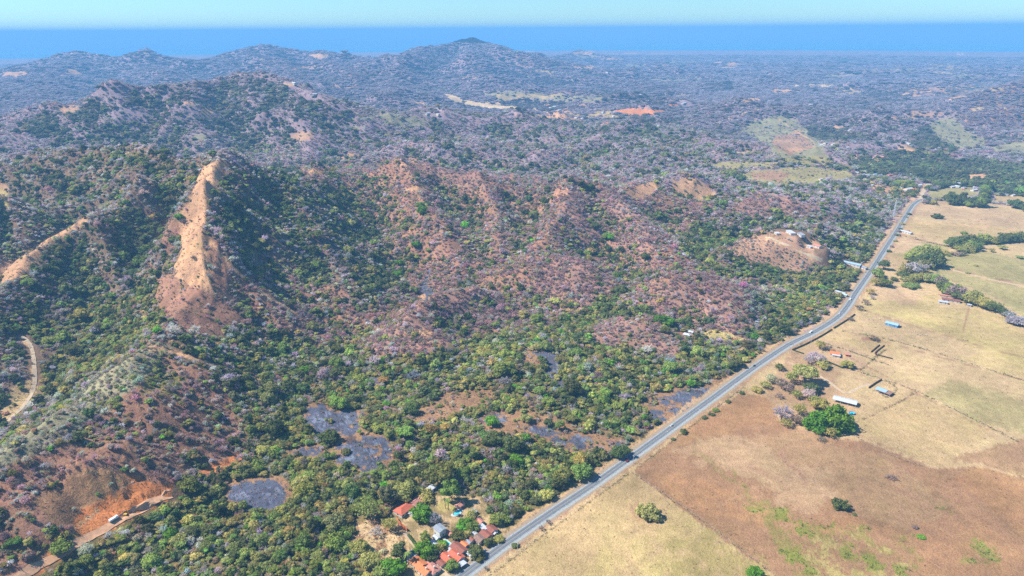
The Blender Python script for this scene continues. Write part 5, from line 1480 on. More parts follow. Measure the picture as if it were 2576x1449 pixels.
# boat
x, y = G(2209, 95)
e = root('boat', 0, 0, .6, 'lone white sailing boat far out on the ocean', 'boat', xyz=(float(x), float(y), -2))
g = Geo(); loft(g, [(-14,0),(12,0),(17,4),(-15,4)], 9, 9, 99); part('hull', g, M['boatw'], e)
g = Geo(); limb(g, (0, 0, 4), (0, 0, 60), .6, .3, 6); part('mast', g, M['boatw'], e)
g = Geo(); g.add([(1, .3, 6), (22, .3, 6), (1, .3, 56), (1, -.3, 6), (22, -.3, 6), (1, -.3, 56)], [(0,1,2),(3,5,4),(0,3,4,1),(1,4,5,2),(2,5,3,0)]); part('sail', g, M['boatw'], e)

# cattle
def cow_geo(brown=False):
    g = Geo()
    limb(g, (-.9, 0, 1.05), (0, 0, 1.0), .28, .36, 8); limb(g, (0, 0, 1.0), (.75, 0, 1.08), .36, .30, 8); limb(g, (.7, 0, 1.12), (1.2, 0, 1.0), .2, .13, 6); limb(g, (1.15, 0, 1.05), (1.5, 0, .8), .15, .09, 6)
    for x in (-.75, .6):
        for s in (-.2, .2):
            limb(g, (x, s, .95), (x + .04, s, .5), .12, .07, 5); limb(g, (x + .04, s, .5), (x, s, 0), .06, .05, 5)
    limb(g, (-1.15, 0, 1.1), (-1.25, 0, .5), .03, .02, 4)
    return g
cow_m = [cow_geo().mesh('cow_body', [M['hide']]), cow_geo().mesh('cow_body', [M['hideb']])]
HERD = [(2178,789,'pale cow lying nearest the road bend'),(2185,805,'pale cow, left of three below the bend'),(2196,806,'pale cow, middle of three below the bend'),(2213,803,'pale cow, right of three below the bend'),(2172,793,'pale cow just off the road fence'),
        (2308,842,'pale cow, leftmost of the herd below the blue barn'),(2314,844,'pale cow, second from left in the herd below the blue barn'),(2319,842,'pale cow, centre of the herd below the blue barn'),(2325,845,'pale cow, second from right in the herd below the blue barn'),(2331,843,'pale cow, rightmost of the herd below the blue barn'),(2301,835,'pale cow above the herd'),(2226,829,'brown cow beside the blue barn')]
for i, (a, b_, lab) in enumerate(HERD):
    x, y, z = T(a, b_)
    o = bpy.data.objects.new('cow', cow_m[int('brown' in lab)]); COL.objects.link(o); o.location = (x, y, z); o.rotation_euler = (0, 0, random.uniform(0, 6.28)); o.scale = (1.1,) * 3
    tag(o, lab, 'cow', 'cattle on the pale pasture')
lap('things')
# ------------------------------------------------------------------ trees placed one by one
C = dict(olive=TINT[0], dark=TINT[1], mid=TINT[2], bright=TINT[3], grey=TINT[4] * .85, brown=(.36, .27, .21), pale=TINT[6], yel=(.22,.22,.05), deep=TINT[1] * .8, vivid=(.17,.33,.025), pink=(.66,.54,.52), lilac=(.44,.42,.43), shrubc=(.16,.13,.07))
TREES = [
 # the big field trees
 (1632,1298,10.5,'dome','olive','lone round olive-green tree in the straw pasture, ringed by a worn path',.9),
 (2112,1276,7.6,'dome','dark','lone dark green tree in the red-brown pasture',1.0),
 (2056,1078,13.5,'dome','vivid','huge vivid green spreading tree beside the open shed, left half of the crown',1.25),
 (2098,1074,17.5,'dome','vivid','huge vivid green spreading tree beside the open shed, right half of the crown',1.15),
 (2124,1080,11,'dome','vivid','vivid green tree at the right end of the huge crown',.85),
 (2085,1096,8.5,'half','olive','olive half-leafed tree tucked under the front of the huge green tree',.8),
 (2110,1046,7,'round','dark','dark green tree behind the huge green tree',.9),
 (2036,1072,6,'round','mid','mid green tree left of the huge green tree',.9),
 (2066,1108,6,'drylow','brown','brown thorn scrub below the huge green tree',.6),
 (1966,1056,9.5,'dry','lilac','pale grey leafless tree left of the huge green tree, on the pasture edge',.95),
 (1978,1072,6,'half','olive','olive tree under the pale grey leafless one',.8),
 (2003,1065,6,'half','brown','brownish half-leafed tree between grey and huge green trees',.9),
 (2010,1042,7,'half','olive','grey-green tree above the brownish one by the huge green tree',1.0),
 (2032,1002,7.5,'half','pink','pink blossoming tree amid the grey trees above the huge green tree',.9),
 (2048,1016,6.5,'half','olive','olive tree just right of the lower pink blossoming tree',.9),
 (2064,1030,7.5,'round','olive','broad olive tree touching the top of the huge green tree',.9),
 (2040,985,6.5,'round','dark','dark round tree behind the lower pink blossoming tree',.9),
 (2003,1000,6,'half','olive','thin olive tree left of the lower pink blossoming tree',.9),
 (1985,985,6.5,'half','brown','brown half-leafed tree in the roadside clump',.9),
 (2022,962,12,'umbrella','olive','wide flat-topped olive tree by the farm track',1.1),
 (2032,974,7,'drylow','brown','brown scrub under the wide flat-topped tree',.8),
 (1990,962,8,'half','olive','olive tree left of the wide flat-topped one',1.0),
 (1965,975,7.5,'half','brown','brown tree beside the road below the farm gate',.9),
 (1940,962,7,'half','pale','pale green roadside tree below the farm gate',.9),
 (1925,975,6,'half','olive','olive roadside bush at the corner of the red-brown pasture',.8),
 (1905,985,5,'low','olive','low olive bush at the top of the red-brown pasture',.8),
 (1960,930,5.5,'half','yel','yellow-green roadside tree at the farm gate',.9),
 (2046,906,7,'half','pink','pink blossoming tree, upper one left of the farmhouse',1.0),
 (2062,915,7.5,'half','pink','pink blossoming tree, lower one left of the farmhouse',1.0),
 (2070,926,6,'round','olive','dark olive tree below the upper pink blossom trees',.8),
 (2034,915,5.5,'dry','grey','thin grey bare tree left of the upper pink blossom trees',1.1),
 (2062,878,8.5,'half','olive','large grey-green tree behind the upper pink blossom trees',1.0),
 (2084,882,6,'dry','brown','bare brown tree just left of the farmhouse',.9),
 (2131,925,7,'round','olive','grey-green tree in the garden right of the farmhouse',.9),
 (2201,856,9,'drylow','shrubc','low brown thicket alone in the pale pasture',.35),
 (2357,549,11,'dome','dark','lone dark round tree in the far pasture',.85),
 (2425,588,6.5,'low','mid','small olive bush in the far pasture',.7),
 (2519,627,8,'umbrella','olive','flat-topped tree right of the far hedgerow',.7),
 (2494,634,6.5,'half','olive','thin olive tree below the far hedgerow',.8),
 (2565,650,6,'umbrella','olive','flat olive bush on the right edge of the pasture',.6),
 (2292,722,12,'low','mid','low dark green spreading bush in the pasture below the tree clump',.6),
 (2249,706,5.5,'round','dark','dark round bush beside the dry gully',.8),
 (2455,669,4,'low','olive','tiny bush on the green-grey pasture',.6),
 (2434,688,4,'low','olive','tiny bush above the straight farm track',.6),
 (2243,1203,5.5,'drylow','brown','brown bush on the gully in the red-brown pasture',.5),
 (2301,1328,2.4,'low','brown','tiny dark bush in the right of the red-brown pasture',.9),
 (2318,1352,3.2,'low','bright','small bright green bush in the right of the red-brown pasture',.5),
 (1896,1449,6,'round','vivid','bright green treetop cut by the bottom edge',.8),
 (2150,1295,2.2,'low','dark','tiny dark shrub just right below the lone dark green tree',.5),
 (2222,720,10,'round','yel','yellow-green tree on the pasture side of the road',.9),
 (2204,718,10.5,'half','olive','olive tree between the yellow-green one and the road',.9),
 (2208,697,10,'round','mid','mid green tree on the pasture side of the road',1.0),
 (2222,678,8.5,'tall','dark','dark upright tree on the pasture side of the road',1.0),
 (2188,740,8.5,'half','olive','grey-green tree above the bare ones at the bend',.8),
 (2176,766,7,'dry','brown','bare brown tree at the upper bend, pasture side',.9),
 (2162,780,7,'dry','brown','second bare brown tree at the upper bend, pasture side',.9),
 (2140,806,6,'drylow','brown','brown scrub on the inside of the bend',.8),
 (2193,752,5,'dry','grey','grey bare tree by the upper bend',.9),
 (1252,1318,6.2,'round','mid','round mid green tree standing alone beside the road above the cottages',1.0),
 (1200,1395,6.8,'round','dark','dark round tree between cottages and road',1.0),
 (1207,1406,5,'low','yel','yellow-green bush shading the road edge by the cottages',.9),
 (1068,1398,9.5,'round','vivid','big round bright green tree in the compound',1.0),
 (1083,1404,7,'round','dark','dark tree on the shaded side of the big bright green one',.9),
 (1137,1430,6.5,'round','mid','green tree on the roadside at the bottom houses',.9),
 (1007,1404,6,'tall','dark','dark upright tree at the corner of the dry clearing',1.0),
 (990,1440,9,'round','vivid','bright green tree at the bottom edge left of the orange roofs',.9),
 (968,1449,7,'round','mid','mid green tree on the bottom edge below the clearing',.9),
 (1028,1420,4.4,'palm','mid','palm beside the low grey-roofed house',1.4),
 (1066,1302,10,'round','vivid','large bright green tree beside the bright red roof',.95),
 (1094,1318,8,'dry','lilac','pale grey leafless tree in the middle of the compound',1.1),
 (1174,1326,7,'round','vivid','bright green tree in the cluster above the cottages',1.0),
 (1186,1334,6.5,'round','mid','mid green tree at the right of the bright cluster',1.0),
 (1160,1334,6,'round','bright','bright green tree at the left of the bright cluster',1.0),
 (1154,1357,7.5,'round','yel','yellow-green tree behind the brown roof',.9),
 (1172,1356,6.5,'round','olive','olive tree behind the cottage row',.9),
 (1070,1366,5.5,'tall','mid','upright green tree beside the white garden shed',1.0),
 (1082,1380,5,'low','mid','low green tree in front of the white garden shed',.9),
 (1106,1384,6,'half','olive','grey-green tree left of the long brown-roofed house',.9),
 (1112,1372,5,'low','bright','small bright bush left of the rectangular pool',.8),
 (982,1333,8.5,'half','olive','dark olive tree on the top edge of the dry clearing',.95),
 (1022,1252,10,'round','olive','large dark olive tree behind the red roofed houses',.95),
 (1068,1254,7.5,'low','olive','round olive tree right of the pale red roof',.9),
 (1137,1262,7.5,'tall','mid','tall upright mid green tree above the pool',1.3),
 (1110,1222,13,'umbrella','yel','wide yellow-green spreading tree above the compound',1.1),
 (1128,1283,4,'palm','mid','palm on the left of the kidney-shaped pool',1.5),
 (1121,1279,3.6,'palm','dark','second palm left of the kidney-shaped pool',1.5),
 (1140,1296,3.8,'palm','olive','palm in front of the kidney-shaped pool',1.3),
 (1186,1306,8,'half','olive','olive tree right of the kidney-shaped pool',.9),
 (1230,1370,5,'round','dark','dark tree at the road end of the top cottage',.9),
 (1254,1360,4.5,'low','olive','low bush beside the road above the cottages',.8),
 (925,1300,12,'half','olive','broad grey-olive tree above the dry clearing',.95),
 (905,1385,7,'round','olive','olive tree on the left edge of the dry clearing',.9),
 (930,1425,8,'round','olive','dark olive tree at the bottom of the dry clearing',.9),
 (947,1345,6,'dry','grey','thin bare tree on the top left edge of the dry clearing',.8),
 (1296,1374,3.2,'low','dark','small dark bush by the pole on the roadside verge',.8),
 (1380,1318,2.6,'dry','brown','small bare roadside shrub, upper one of two, casting a long shadow',1.2),
 (1362,1333,2.6,'dry','brown','small bare roadside shrub, lower one of two, casting a long shadow',1.2),
 (1222,1434,2.6,'dry','brown','small bare shrub on the verge near the bottom edge',1.2),
 (1866,990,3.2,'low','dark','dark bush on the pasture verge, first from the farm gate',.9),
 (1831,1012,3.0,'low','dark','dark bush on the pasture verge, second from the farm gate',.9),
 (1800,1034,3.4,'low','mid','green bush on the pasture verge opposite the burnt ground',.8),
 (1790,1044,3.0,'low','dark','dark bush next to the green one opposite the burnt ground',.8),
 (1772,1052,3.0,'low','dark','dark bush opposite the lower end of the burnt ground',.8),
 (1719,1090,3.8,'round','dark','round dark bush on the pasture verge near the silver car',.8),
 (1693,1106,2.4,'low','dark','small dark bush on the verge behind the silver car',.8),
 (1960,1000,5,'drylow','brown','brown thorn scrub on the roadside corner',.8),
 # notable trees on the hills
 (1062,540,10,'round','vivid','bright green tree on the brown hill, upper middle of the picture',1.2),(1058,522,8,'round','mid','darker green tree just above the bright one on the brown hill',1),
 (1048,622,8,'round','vivid','bright round tree on the brown hill, lower middle',.9),(1006,668,7,'round','vivid','green tree beside the ashy gully, upper of two',1),(1003,695,7,'round','vivid','green tree beside the ashy gully, lower of two',1),
 (1496,578,9,'round','dark','dark tree on the right brown hill',1.2),(1526,600,8,'round','mid','green tree on the right brown hill, left of a pair',1),(1536,604,7,'round','bright','bright tree on the right brown hill, right of a pair',1),
 (1345,545,8,'round','mid','green tree in the middle of the brown hills',1),(1486,560,7,'round','mid','small green tree above the dark one on the right brown hill',1),(1622,652,8,'round','dark','dark tree near the right end of the brown hills',1),
 (1658,812,8,'round','vivid','vivid green tree left of the pair beside the white hut',1),(1680,820,9,'round','vivid','vivid green tree right of the pair beside the white hut',1),(1672,836,6.5,'round','yel','yellow-green tree below the vivid pair',.9),
 (1270,945,13,'round','mid','large deep green round tree in the middle of the wood',1.0),(1268,972,8,'dry','lilac','pale grey bare tree in front of the large deep green one',1.1),(1040,955,9,'dry','lilac','pale grey bare tree in the wood left of the large deep green one',1),
 (845,885,7,'round','yel','yellow-green tree at the foot of the brown hills',1),(765,938,6,'round','vivid','small vivid green tree below the brown hills',1),(1155,1155,1,'low','mid','tiny green bush deep in the wood',1),
 (452,552,6,'round','bright','small green tree on the bare ridge',1),(462,562,7,'dry','brown','bare purple-brown tree beside the green one on the bare ridge',.8),(487,650,4.5,'drylow','brown','single dark bush on the bare ridge',.8),(425,598,7,'dry','brown','bare tree at the left foot of the bare ridge',.8),
 (350,672,9,'round','mid','dark green tree on the slope left of the bare ridge',1),(275,800,10,'round','deep','dark round tree in the left valley',1),(70,720,8,'round','mid','green tree below the left tan ridge',1),(600,470,1,'low','dark','tiny bush at the top of the dark flank',1),
 (800,603,12,'umbrella','yel','spreading yellow-green tree at the edge of the dark flank',1),(150,1392,7,'round','mid','green tree beside the dirt road in the bottom left',1),(430,1352,5,'round','vivid','vivid green bush by the dirt road',1),(480,1235,10,'round','yel','olive-yellow tree at the end of the orange cutting',.9),
 (1325,1062,5.5,'round','olive','dark round tree standing alone on the burnt strip, upper left',1.1),(1378,1070,5,'round','dark','dark tree standing alone on the burnt strip, middle',1.1),(1408,1080,4.5,'tall','mid','small upright green tree at the end of the burnt strip',1.1),(870,1140,4.5,'low','dark','dark bush standing on the lower ash patch',.9),
 (1380,1020,7,'round','mid','green tree beside the bare strip in the burnt ground',.9),(1560,1150,8,'round','dark','dark green tree where the wood meets the road',1.0),(1462,1198,9,'round','mid','mid green tree on the wood edge by the road',1.0),(1245,1115,9,'round','dark','dark green tree in the dark clump of the wood',1.0),(1290,1130,10,'round','dark','dark green tree at the right of the dark clump',1.0),(1235,1070,7,'round','bright','bright green tree at the top of the dark clump',1.0),(1300,1165,7,'round','vivid','vivid green tree below the dark clump',.9),
 (1650,1262,1,'low','olive','tiny tuft by the worn ring in the straw pasture',1),
]
for (a, b_, r_, k, c_, lab, hz1) in TREES:
    if r_ < 1.5: continue
    if 1895 < a < 2080 and 900 < b_ < 1080 and k != 'dome': r_ *= 1.25
    if 1040 < a < 1240 and 1290 < b_ < 1440: r_ *= .84
    e = tree(a, b_, r_, k, C[c_], lab, 'bush' if k in ('low', 'drylow') else 'tree', None, hz1, name={'low': 'bush', 'drylow': 'bush', 'palm': 'palm_tree', 'dry': 'bare_tree'}.get(k, 'leafy_tree'))
    CLEAR.append((e.location.x, e.location.y, r_ * .8))
def row(pts, n, rad_, kinds, cols, label, group, w=3.0, hz1=.85):
    P = catmull(pts, 12)
    seg = np.concatenate([[0], np.cumsum(np.linalg.norm(np.diff(P, axis=0), axis=1))])
    for i in range(n):
        q = seg[-1] * (i + random.uniform(.2, .8)) / n
        x = np.interp(q, seg, P[:, 0]); y = np.interp(q, seg, P[:, 1]) + random.uniform(-w, w)
        k = random.choice(kinds); cn = random.choice(cols); f = (i + .5) / n
        nm = {'dark': 'dark green', 'deep': 'very dark', 'mid': 'mid green', 'olive': 'olive', 'grey': 'grey bare', 'brown': 'brown bare', 'pale': 'pale', 'lilac': 'pale grey bare', 'yel': 'yellow-green', 'bright': 'bright green'}[cn]
        ow = ['first', 'second', 'third', 'fourth', 'fifth', 'sixth', 'seventh', 'eighth', 'ninth', 'tenth', 'eleventh']
        lab = f"{nm} tree, {label}, {ow[i]} from left" if f < .5 else f"{nm} tree, {label}, {ow[n-1-i]} from right"
        tree(x, y, rad_ * (1.12 if 'L-shaped' in label else 1.32) * random.uniform(.75, 1.25), k, C[cn], lab, 'tree', group, hz1 * random.uniform(.85, 1.15), name='leafy_tree' if k in ('round', 'umbrella', 'tall', 'low', 'half') else 'bare_tree')
row([(2384,513),(2410,516),(2440,519),(2478,521)], 14, 8, ['round', 'tall'], ['dark', 'deep', 'mid'], 'the lower arm of the L-shaped row', 'L-shaped tree row', 2.5, 1.1)
row([(2384,509),(2430,513),(2476,516)], 12, 8, ['round', 'tall'], ['dark', 'deep', 'mid'], 'the back of the L-shaped row', 'L-shaped tree row', 2, 1.2)
row([(2470,510),(2474,500),(2480,486),(2484,474)], 11, 9, ['round', 'tall'], ['dark', 'mid'], 'the upright arm of the L-shaped row', 'L-shaped tree row', 3, 1.1)
row([(2545,520),(2580,533),(2640,545)], 10, 10, ['round'], ['dark', 'deep'], 'the dark clump on the right edge', 'clump on the right edge', 7, 1.0)
row([(2396,617),(2420,622),(2450,620)], 9, 10, ['round', 'round', 'umbrella'], ['dark', 'deep', 'mid'], 'the left end of the far hedgerow', 'far hedgerow trees', 5, .9)
row([(2405,630),(2440,632),(2462,628)], 6, 8, ['round', 'half'], ['dark', 'olive', 'olive'], 'the front of the far hedgerow', 'far hedgerow trees', 3, .8)
row([(2455,612),(2500,610),(2540,607),(2620,600)], 11, 9, ['round'], ['dark', 'deep', 'dark', 'olive'], 'the right part of the far hedgerow', 'far hedgerow trees', 3, .9)
row([(2365,640),(2400,640),(2450,638)], 9, 5.5, ['half', 'drylow', 'low'], ['olive', 'olive', 'brown'], 'the thin scrub below the far hedgerow', 'scrub below the far hedgerow', 5, .8)
row([(2290,667),(2310,652),(2335,645)], 9, 10, ['round', 'umbrella'], ['dark', 'mid', 'olive'], 'the top of the pasture clump', 'clump in the pasture', 5, .95)
row([(2345,643),(2365,640)], 3, 7, ['round'], ['dark', 'mid'], 'the right tip of the pasture clump', 'clump in the pasture', 2, .9)
row([(2268,700),(2290,688),(2320,680),(2345,670)], 11, 10.5, ['half', 'round', 'dry'], ['olive', 'grey', 'olive', 'dark'], 'the heart of the pasture clump', 'clump in the pasture', 7, .95)
row([(2272,712),(2300,706),(2330,706),(2352,712)], 8, 8, ['round', 'half'], ['dark', 'olive', 'olive'], 'the front of the pasture clump', 'clump in the pasture', 4, .85)
row([(2350,715),(2380,735),(2415,752),(2450,765)], 13, 8.5, ['round', 'half', 'half'], ['dark', 'mid', 'olive', 'olive', 'brown'], 'the tree line above the ranch house', 'diagonal tree line', 5, .9)
row([(2440,762),(2480,775),(2520,795),(2576,822),(2660,860)], 20, 9, ['half', 'dry', 'round'], ['olive', 'grey', 'lilac', 'olive', 'dark'], 'the tree line right of the ranch house', 'diagonal tree line', 7, .9)
row([(2318,514),(2335,513),(2348,512),(2360,518)], 5, 4.5, ['round', 'half', 'dry'], ['dark', 'olive', 'brown'], 'the group where the roads meet', 'trees at the junction', 3, .9)
row([(2290,535),(2270,565),(2255,600),(2235,635)], 9, 3.2, ['low', 'half'], ['olive', 'dark', 'brown'], 'the pasture side verge of the far straight', 'verge bushes', 1.5, .9)
row([(2245,480),(2275,466),(2296,484),(2284,498)], 12, 8, ['round', 'half'], ['dark', 'olive', 'mid'], 'the village trees left of the street', 'village trees', 6, .9)
row([(2335,482),(2350,476),(2380,466)], 8, 8.5, ['round', 'half'], ['dark', 'grey', 'dark'], 'the village trees right of the street', 'village trees', 4, .9)
lap('named trees')
# tufts and dead scrub scattered over the open pasture: nobody could count them
n = 60000
a = RNG.uniform(R(-4), R(42), n); rr_ = 420 * (2100 / 420) ** RNG.random(n)
tx, ty = np.sin(a) * rr_, np.cos(a) * rr_
tz = H(tx, ty); tpx, tpy = project(tx, ty, tz)
tc_, td_, tzi, tn = cover(tx, ty, tz)
lum = tc_.sum(1)
xr = np.interp(ty, _rx, _rv)
dn = fbm(tx / 30, ty / 30, 611, 3)
isol = tc_[:, 0] - tc_[:, 1] < .05
k = (tx > xr + 12) & (tzi >= FIELD0) & ((RNG.random(n) < .05 + .11 * (dn > .12) * (lum < .62)) | (isol & (lum < .7) & (RNG.random(n) < .75)))
left = np.zeros(n, bool)
nl = 110000
al = RNG.uniform(R(-45), R(22), nl); rl = 430 * (2000 / 430) ** RNG.random(nl)
lx, ly = np.sin(al) * rl, np.cos(al) * rl
lz = H(lx, ly); lc, ld, lzi, ln = cover(lx, ly, lz)
kl = (ld < .65) & (lx < np.interp(ly, _rx, _rv) - 14) & (RNG.random(nl) < np.where(ld < .25, .55, .5)) & (dist_poly(lx, ly, px_line([(20,1470),(60,1446),(140,1402),(215,1356),(290,1315),(350,1284),(430,1240)])) > 4) & ~((np.abs(lx + 5) < 90) & (ly < 560))
tx, ty, tz, isol, lum, left = [np.concatenate([p_[k], q_[kl]]) for p_, q_ in ((tx, lx), (ty, ly), (tz, lz), (isol, np.zeros(nl, bool)), (lum, lc.sum(1)), (left, np.ones(nl, bool)))]
for fx, fy in FLINES:
    L_ = np.hypot(np.diff(fx), np.diff(fy)).sum(); m_ = int(L_ * 1.1); q = np.linspace(0, len(fx) - 1, m_); q = q[fbm(q * .7, q * 0 + len(fx), 5, 2) > -.25]
    gx = np.interp(q, np.arange(len(fx)), fx) + RNG.normal(0, .8, len(q)); gy = np.interp(q, np.arange(len(fy)), fy) + RNG.normal(0, .8, len(q))
    tx = np.concatenate([tx, gx]); ty = np.concatenate([ty, gy]); tz = np.concatenate([tz, H(gx, gy)])
    isol = np.concatenate([isol, RNG.random(len(q)) < .2]); lum = np.concatenate([lum, np.zeros(len(q))]); left = np.concatenate([left, np.zeros(len(q), bool)])
rg = np.random.default_rng(5)
cnt = len(tx)
m_per = 7
P = np.repeat(np.stack([tx, ty, tz], 1), m_per, 0); sz = np.repeat(rg.uniform(.25, .85, cnt) * np.where(isol, 1.5, np.where(left, 1.25, 1)) * np.clip(np.hypot(tx, ty) / 650, 1, 2.2), m_per)[:, None]
P = P + rg.normal(0, 1, P.shape) * np.array([.7, .7, .22]) * sz + np.array([0, 0, .25]) * sz
Nn = rg.normal(0, 1, P.shape); Nn[:, 2] = np.abs(Nn[:, 2]) + .2; Nn /= np.linalg.norm(Nn, axis=1)[:, None]
g = Geo(); aa = np.cross(Nn, rg.normal(0, 1, P.shape)); aa /= np.linalg.norm(aa, axis=1)[:, None]; bb = np.cross(Nn, aa)
V = np.stack([P - aa * sz * .5, P + aa * sz * .5, P + bb * sz * .7], 1).reshape(-1, 3)
me = bpy.data.meshes.new('dry_tufts')
me.vertices.add(len(V)); me.vertices.foreach_set('co', V.astype(np.float32).ravel())
nf = len(V) // 3
me.loops.add(len(V)); me.loops.foreach_set('vertex_index', np.arange(len(V), dtype=np.int32))
me.polygons.add(nf); me.polygons.foreach_set('loop_start', (np.arange(nf) * 3).astype(np.int32)); me.polygons.foreach_set('loop_total', np.full(nf, 3, np.int32))
ca = me.color_attributes.new('soil', 'FLOAT_COLOR', 'POINT')
tcol = np.where(isol[:, None], np.array([[.15, .20, .05]]), np.where(left[:, None], np.array([[.27, .185, .13]]), np.array([[.22, .15, .085]]))) * rg.uniform(.6, 1.5, (cnt, 1))
tcol = np.repeat(tcol, m_per * 3, 0)
ca.data.foreach_set('color', np.concatenate([tcol, np.ones((len(tcol), 1))], 1).astype(np.float32).ravel())
me.update(); me.materials.append(m_ground)
o = bpy.data.objects.new('dry_tufts', me); COL.objects.link(o)
tag(o, 'scattered weed tufts and dead scrub over pasture and bare slopes', kind='stuff')
N_SINGLE = 130
lap('tufts')
# ------------------------------------------------------------------ the wood as single trees and as a mass
app = rad / np.hypot(rr0, CAM_H)
infr = (PX > 5) & (PX < 2571) & (PY < 1440) & (PY > 0)
clear = np.ones(N, bool)
for (sx, sy, sr) in CLEAR:
    clear &= np.hypot(X - sx, Y - sy) > sr + rad * .6
cand = np.nonzero(infr & clear)[0]
cand = cand[np.argsort(-app[cand])][:N_SINGLE]
single = np.zeros(N, bool); single[cand] = True
COLW = ['olive green', 'dark green', 'mid green', 'bright green', 'bare grey', 'bare brown', 'pale grey-green', 'low brown']
AREAS = [(1240,1300,'by the red-roofed compound'),(1000,1250,'above the two red-roofed houses'),(940,1380,'around the dry clearing'),(700,1400,'on the bottom edge left of clearing'),(400,1400,'on the bottom edge below the dirt track'),
         (120,1420,'in the bottom left corner'),(90,1240,'on the lower left brown hill'),(330,1170,'above the orange cutting'),(650,1200,'round the near ash patch'),(880,1120,'round the double ash patch'),
         (1130,1180,'in the green wood above the compound'),(1380,1200,'along the near left side of the road'),(1560,1130,'between the road and the burnt ground'),(1300,1050,'round the long burnt strip'),(1600,1000,'behind the roadside burnt patch'),
         (1150,960,'in the middle of the green wood'),(900,960,'at the foot of the brown hills'),(600,1000,'in the gully by the spur'),(400,1000,'on the brown spur face'),(150,1000,'on the left edge of the picture'),
         (1850,900,'beside the road bend wood'),(1450,900,'below the pale plantation knoll'),(600,1330,'between dirt track and near ash patch')]
HD = ['low', 'medium', 'tall']
names = ['round', 'round', 'tall', 'umbrella', 'low', 'dry', 'dry', 'half', 'drylow', 'round']
SHP = {'round': 'rounded', 'tall': 'upright', 'umbrella': 'flat-topped', 'low': 'bushy', 'dry': 'leafless', 'half': 'half-leafed', 'drylow': 'scrubby'}
LABS = {}
for i in cand:
    ar = min(AREAS, key=lambda a: (a[0] - PX[i]) ** 2 + (a[1] - PY[i]) ** 2)
    sz = 'small' if rad[i] < 4.6 else 'middling' if rad[i] < 6.3 else 'broad'
    nb = [a for a in AREAS if a is not ar]
    side = ('left' if PX[i] < ar[0] - 25 else 'right' if PX[i] > ar[0] + 25 else 'middle')
    dep = ('far' if PY[i] < ar[1] - 18 else 'near' if PY[i] > ar[1] + 18 else 'mid')
    k = names[kind_i[i]]
    lab = f"{sz} {SHP[k]} {COLW[sp[i]]} tree {ar[2]}, {dep}-{side} part".replace('bare grey', 'grey').replace('bare brown', 'brown').replace('low brown', 'brown')
    LABS.setdefault(lab, []).append((PX[i], i, k))
for lab, mem in LABS.items():
    mem.sort()
    for q, (_, i, k) in enumerate(mem):
        ext = '' if len(mem) == 1 else (', leftmost one' if q == 0 else ', rightmost one' if q == len(mem) - 1 else ', ' + ['second', 'third', 'fourth', 'fifth', 'sixth'][min(q - 1, 4)] + ' from left')
        full = lab + ext
        for w_ in ('middling ', ' one', ' part', ' there', 'leafed '):
            if len(full.split()) > 16: full = full.replace(w_, 'leafed' if w_ == 'leafed ' else ' ' if w_ == 'middling ' else '', 1).strip()
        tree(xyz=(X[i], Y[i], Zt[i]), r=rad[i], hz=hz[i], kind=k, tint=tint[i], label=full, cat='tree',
             name={'dry': 'bare_tree', 'drylow': 'bare_tree', 'low': 'bush'}.get(k, 'leafy_tree'), group='trees of the near dry wood')
lap('single trees')

rest = clear & ~single
ug = np.nonzero((rr0 < 2300) & clear)[0]
ux = X[ug] + RNG.normal(0, 2.6, len(ug)); uy = Y[ug] + RNG.normal(0, 2.6, len(ug))
okr = dist_poly(ux, uy, ROAD_S[::3]) > 13
ug, ux, uy = ug[okr], ux[okr], uy[okr]
uz = H(ux, uy)
nU = len(ug)
X, Y, Zt = [np.concatenate(q) for q in ((X, ux), (Y, uy), (Zt, uz))]
rad = np.concatenate([rad, np.clip(RNG.normal(1.9, .6, nU), .8, 3.2)]); hz = np.concatenate([hz, RNG.uniform(.7, 1.1, nU)])
um = np.array([(.33, .29, .14), (.44, .35, .24), (.25, .25, .11)])[RNG.integers(0, 3, nU)]
tint = np.concatenate([tint, um * .45 + tint[ug] * .55]); kind_i = np.concatenate([kind_i, np.array([4, 8, 7, 7])[RNG.integers(0, 4, nU)]])
rest = np.concatenate([rest, np.ones(nU, bool)])
Pn = np.stack([X, Y, Zt - .1], 1)[rest]
me = bpy.data.meshes.new('dry_forest')
me.vertices.add(len(Pn)); me.vertices.foreach_set('co', Pn.astype(np.float32).ravel())
def attr(n, t, data):
    a = me.attributes.new(n, t, 'POINT')
    a.data.foreach_set({'FLOAT': 'value', 'INT': 'value', 'FLOAT_VECTOR': 'vector', 'FLOAT_COLOR': 'color'}[t], np.ascontiguousarray(data).ravel())
nR = rest.sum()
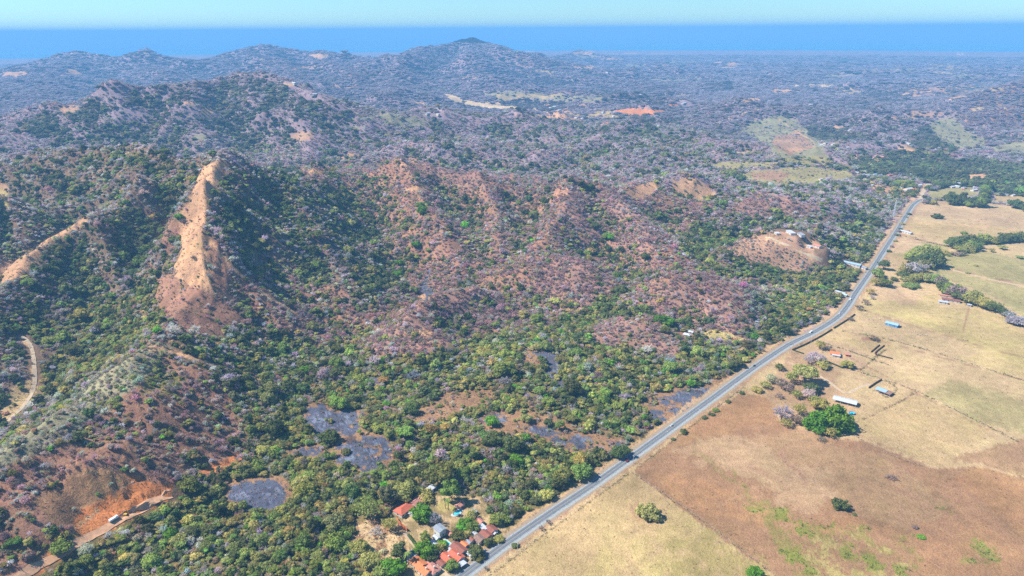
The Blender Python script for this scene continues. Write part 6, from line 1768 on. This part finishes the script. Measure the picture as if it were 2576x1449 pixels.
attr('tint', 'FLOAT_COLOR', np.concatenate([np.clip(tint[rest], .004, .9), np.ones((nR, 1))], 1).astype(np.float32))
attr('kind_index', 'INT', kind_i[rest].astype(np.int32))
attr('spin', 'FLOAT_VECTOR', np.stack([RNG.normal(0, .06, nR), RNG.normal(0, .06, nR), RNG.uniform(0, 6.28, nR)], 1).astype(np.float32))
attr('size3', 'FLOAT_VECTOR', np.stack([rad[rest], rad[rest] * RNG.uniform(.85, 1.15, nR), rad[rest] * hz[rest]], 1).astype(np.float32))
forest = bpy.data.objects.new('dry_forest', me); COL.objects.link(forest)
tag(forest, 'dry tropical forest covering the hills and the plain to the coast', kind='stuff')
ng = bpy.data.node_groups.new('grow_forest', 'GeometryNodeTree')
ng.interface.new_socket('Geometry', in_out='INPUT', socket_type='NodeSocketGeometry')
ng.interface.new_socket('Geometry', in_out='OUTPUT', socket_type='NodeSocketGeometry')
gi = ng.nodes.new('NodeGroupInput'); go = ng.nodes.new('NodeGroupOutput')
iop = ng.nodes.new('GeometryNodeInstanceOnPoints')
ci = ng.nodes.new('GeometryNodeCollectionInfo')
ci.inputs['Collection'].default_value = wood_parts
ci.inputs['Separate Children'].default_value = True
ci.inputs['Reset Children'].default_value = True
iop.inputs['Pick Instance'].default_value = True
def named(n, t):
    a = ng.nodes.new('GeometryNodeInputNamedAttribute'); a.data_type = t; a.inputs['Name'].default_value = n
    return a.outputs['Attribute']
ng.links.new(gi.outputs[0], iop.inputs['Points']); ng.links.new(ci.outputs[0], iop.inputs['Instance'])
ng.links.new(named('kind_index', 'INT'), iop.inputs['Instance Index'])
e2r = ng.nodes.new('FunctionNodeEulerToRotation'); ng.links.new(named('spin', 'FLOAT_VECTOR'), e2r.inputs[0])
ng.links.new(e2r.outputs[0], iop.inputs['Rotation'])
ng.links.new(named('size3', 'FLOAT_VECTOR'), iop.inputs['Scale'])
ng.links.new(iop.outputs[0], go.inputs[0])
forest.modifiers.new('grow', 'NODES').node_group = ng
lap('forest')
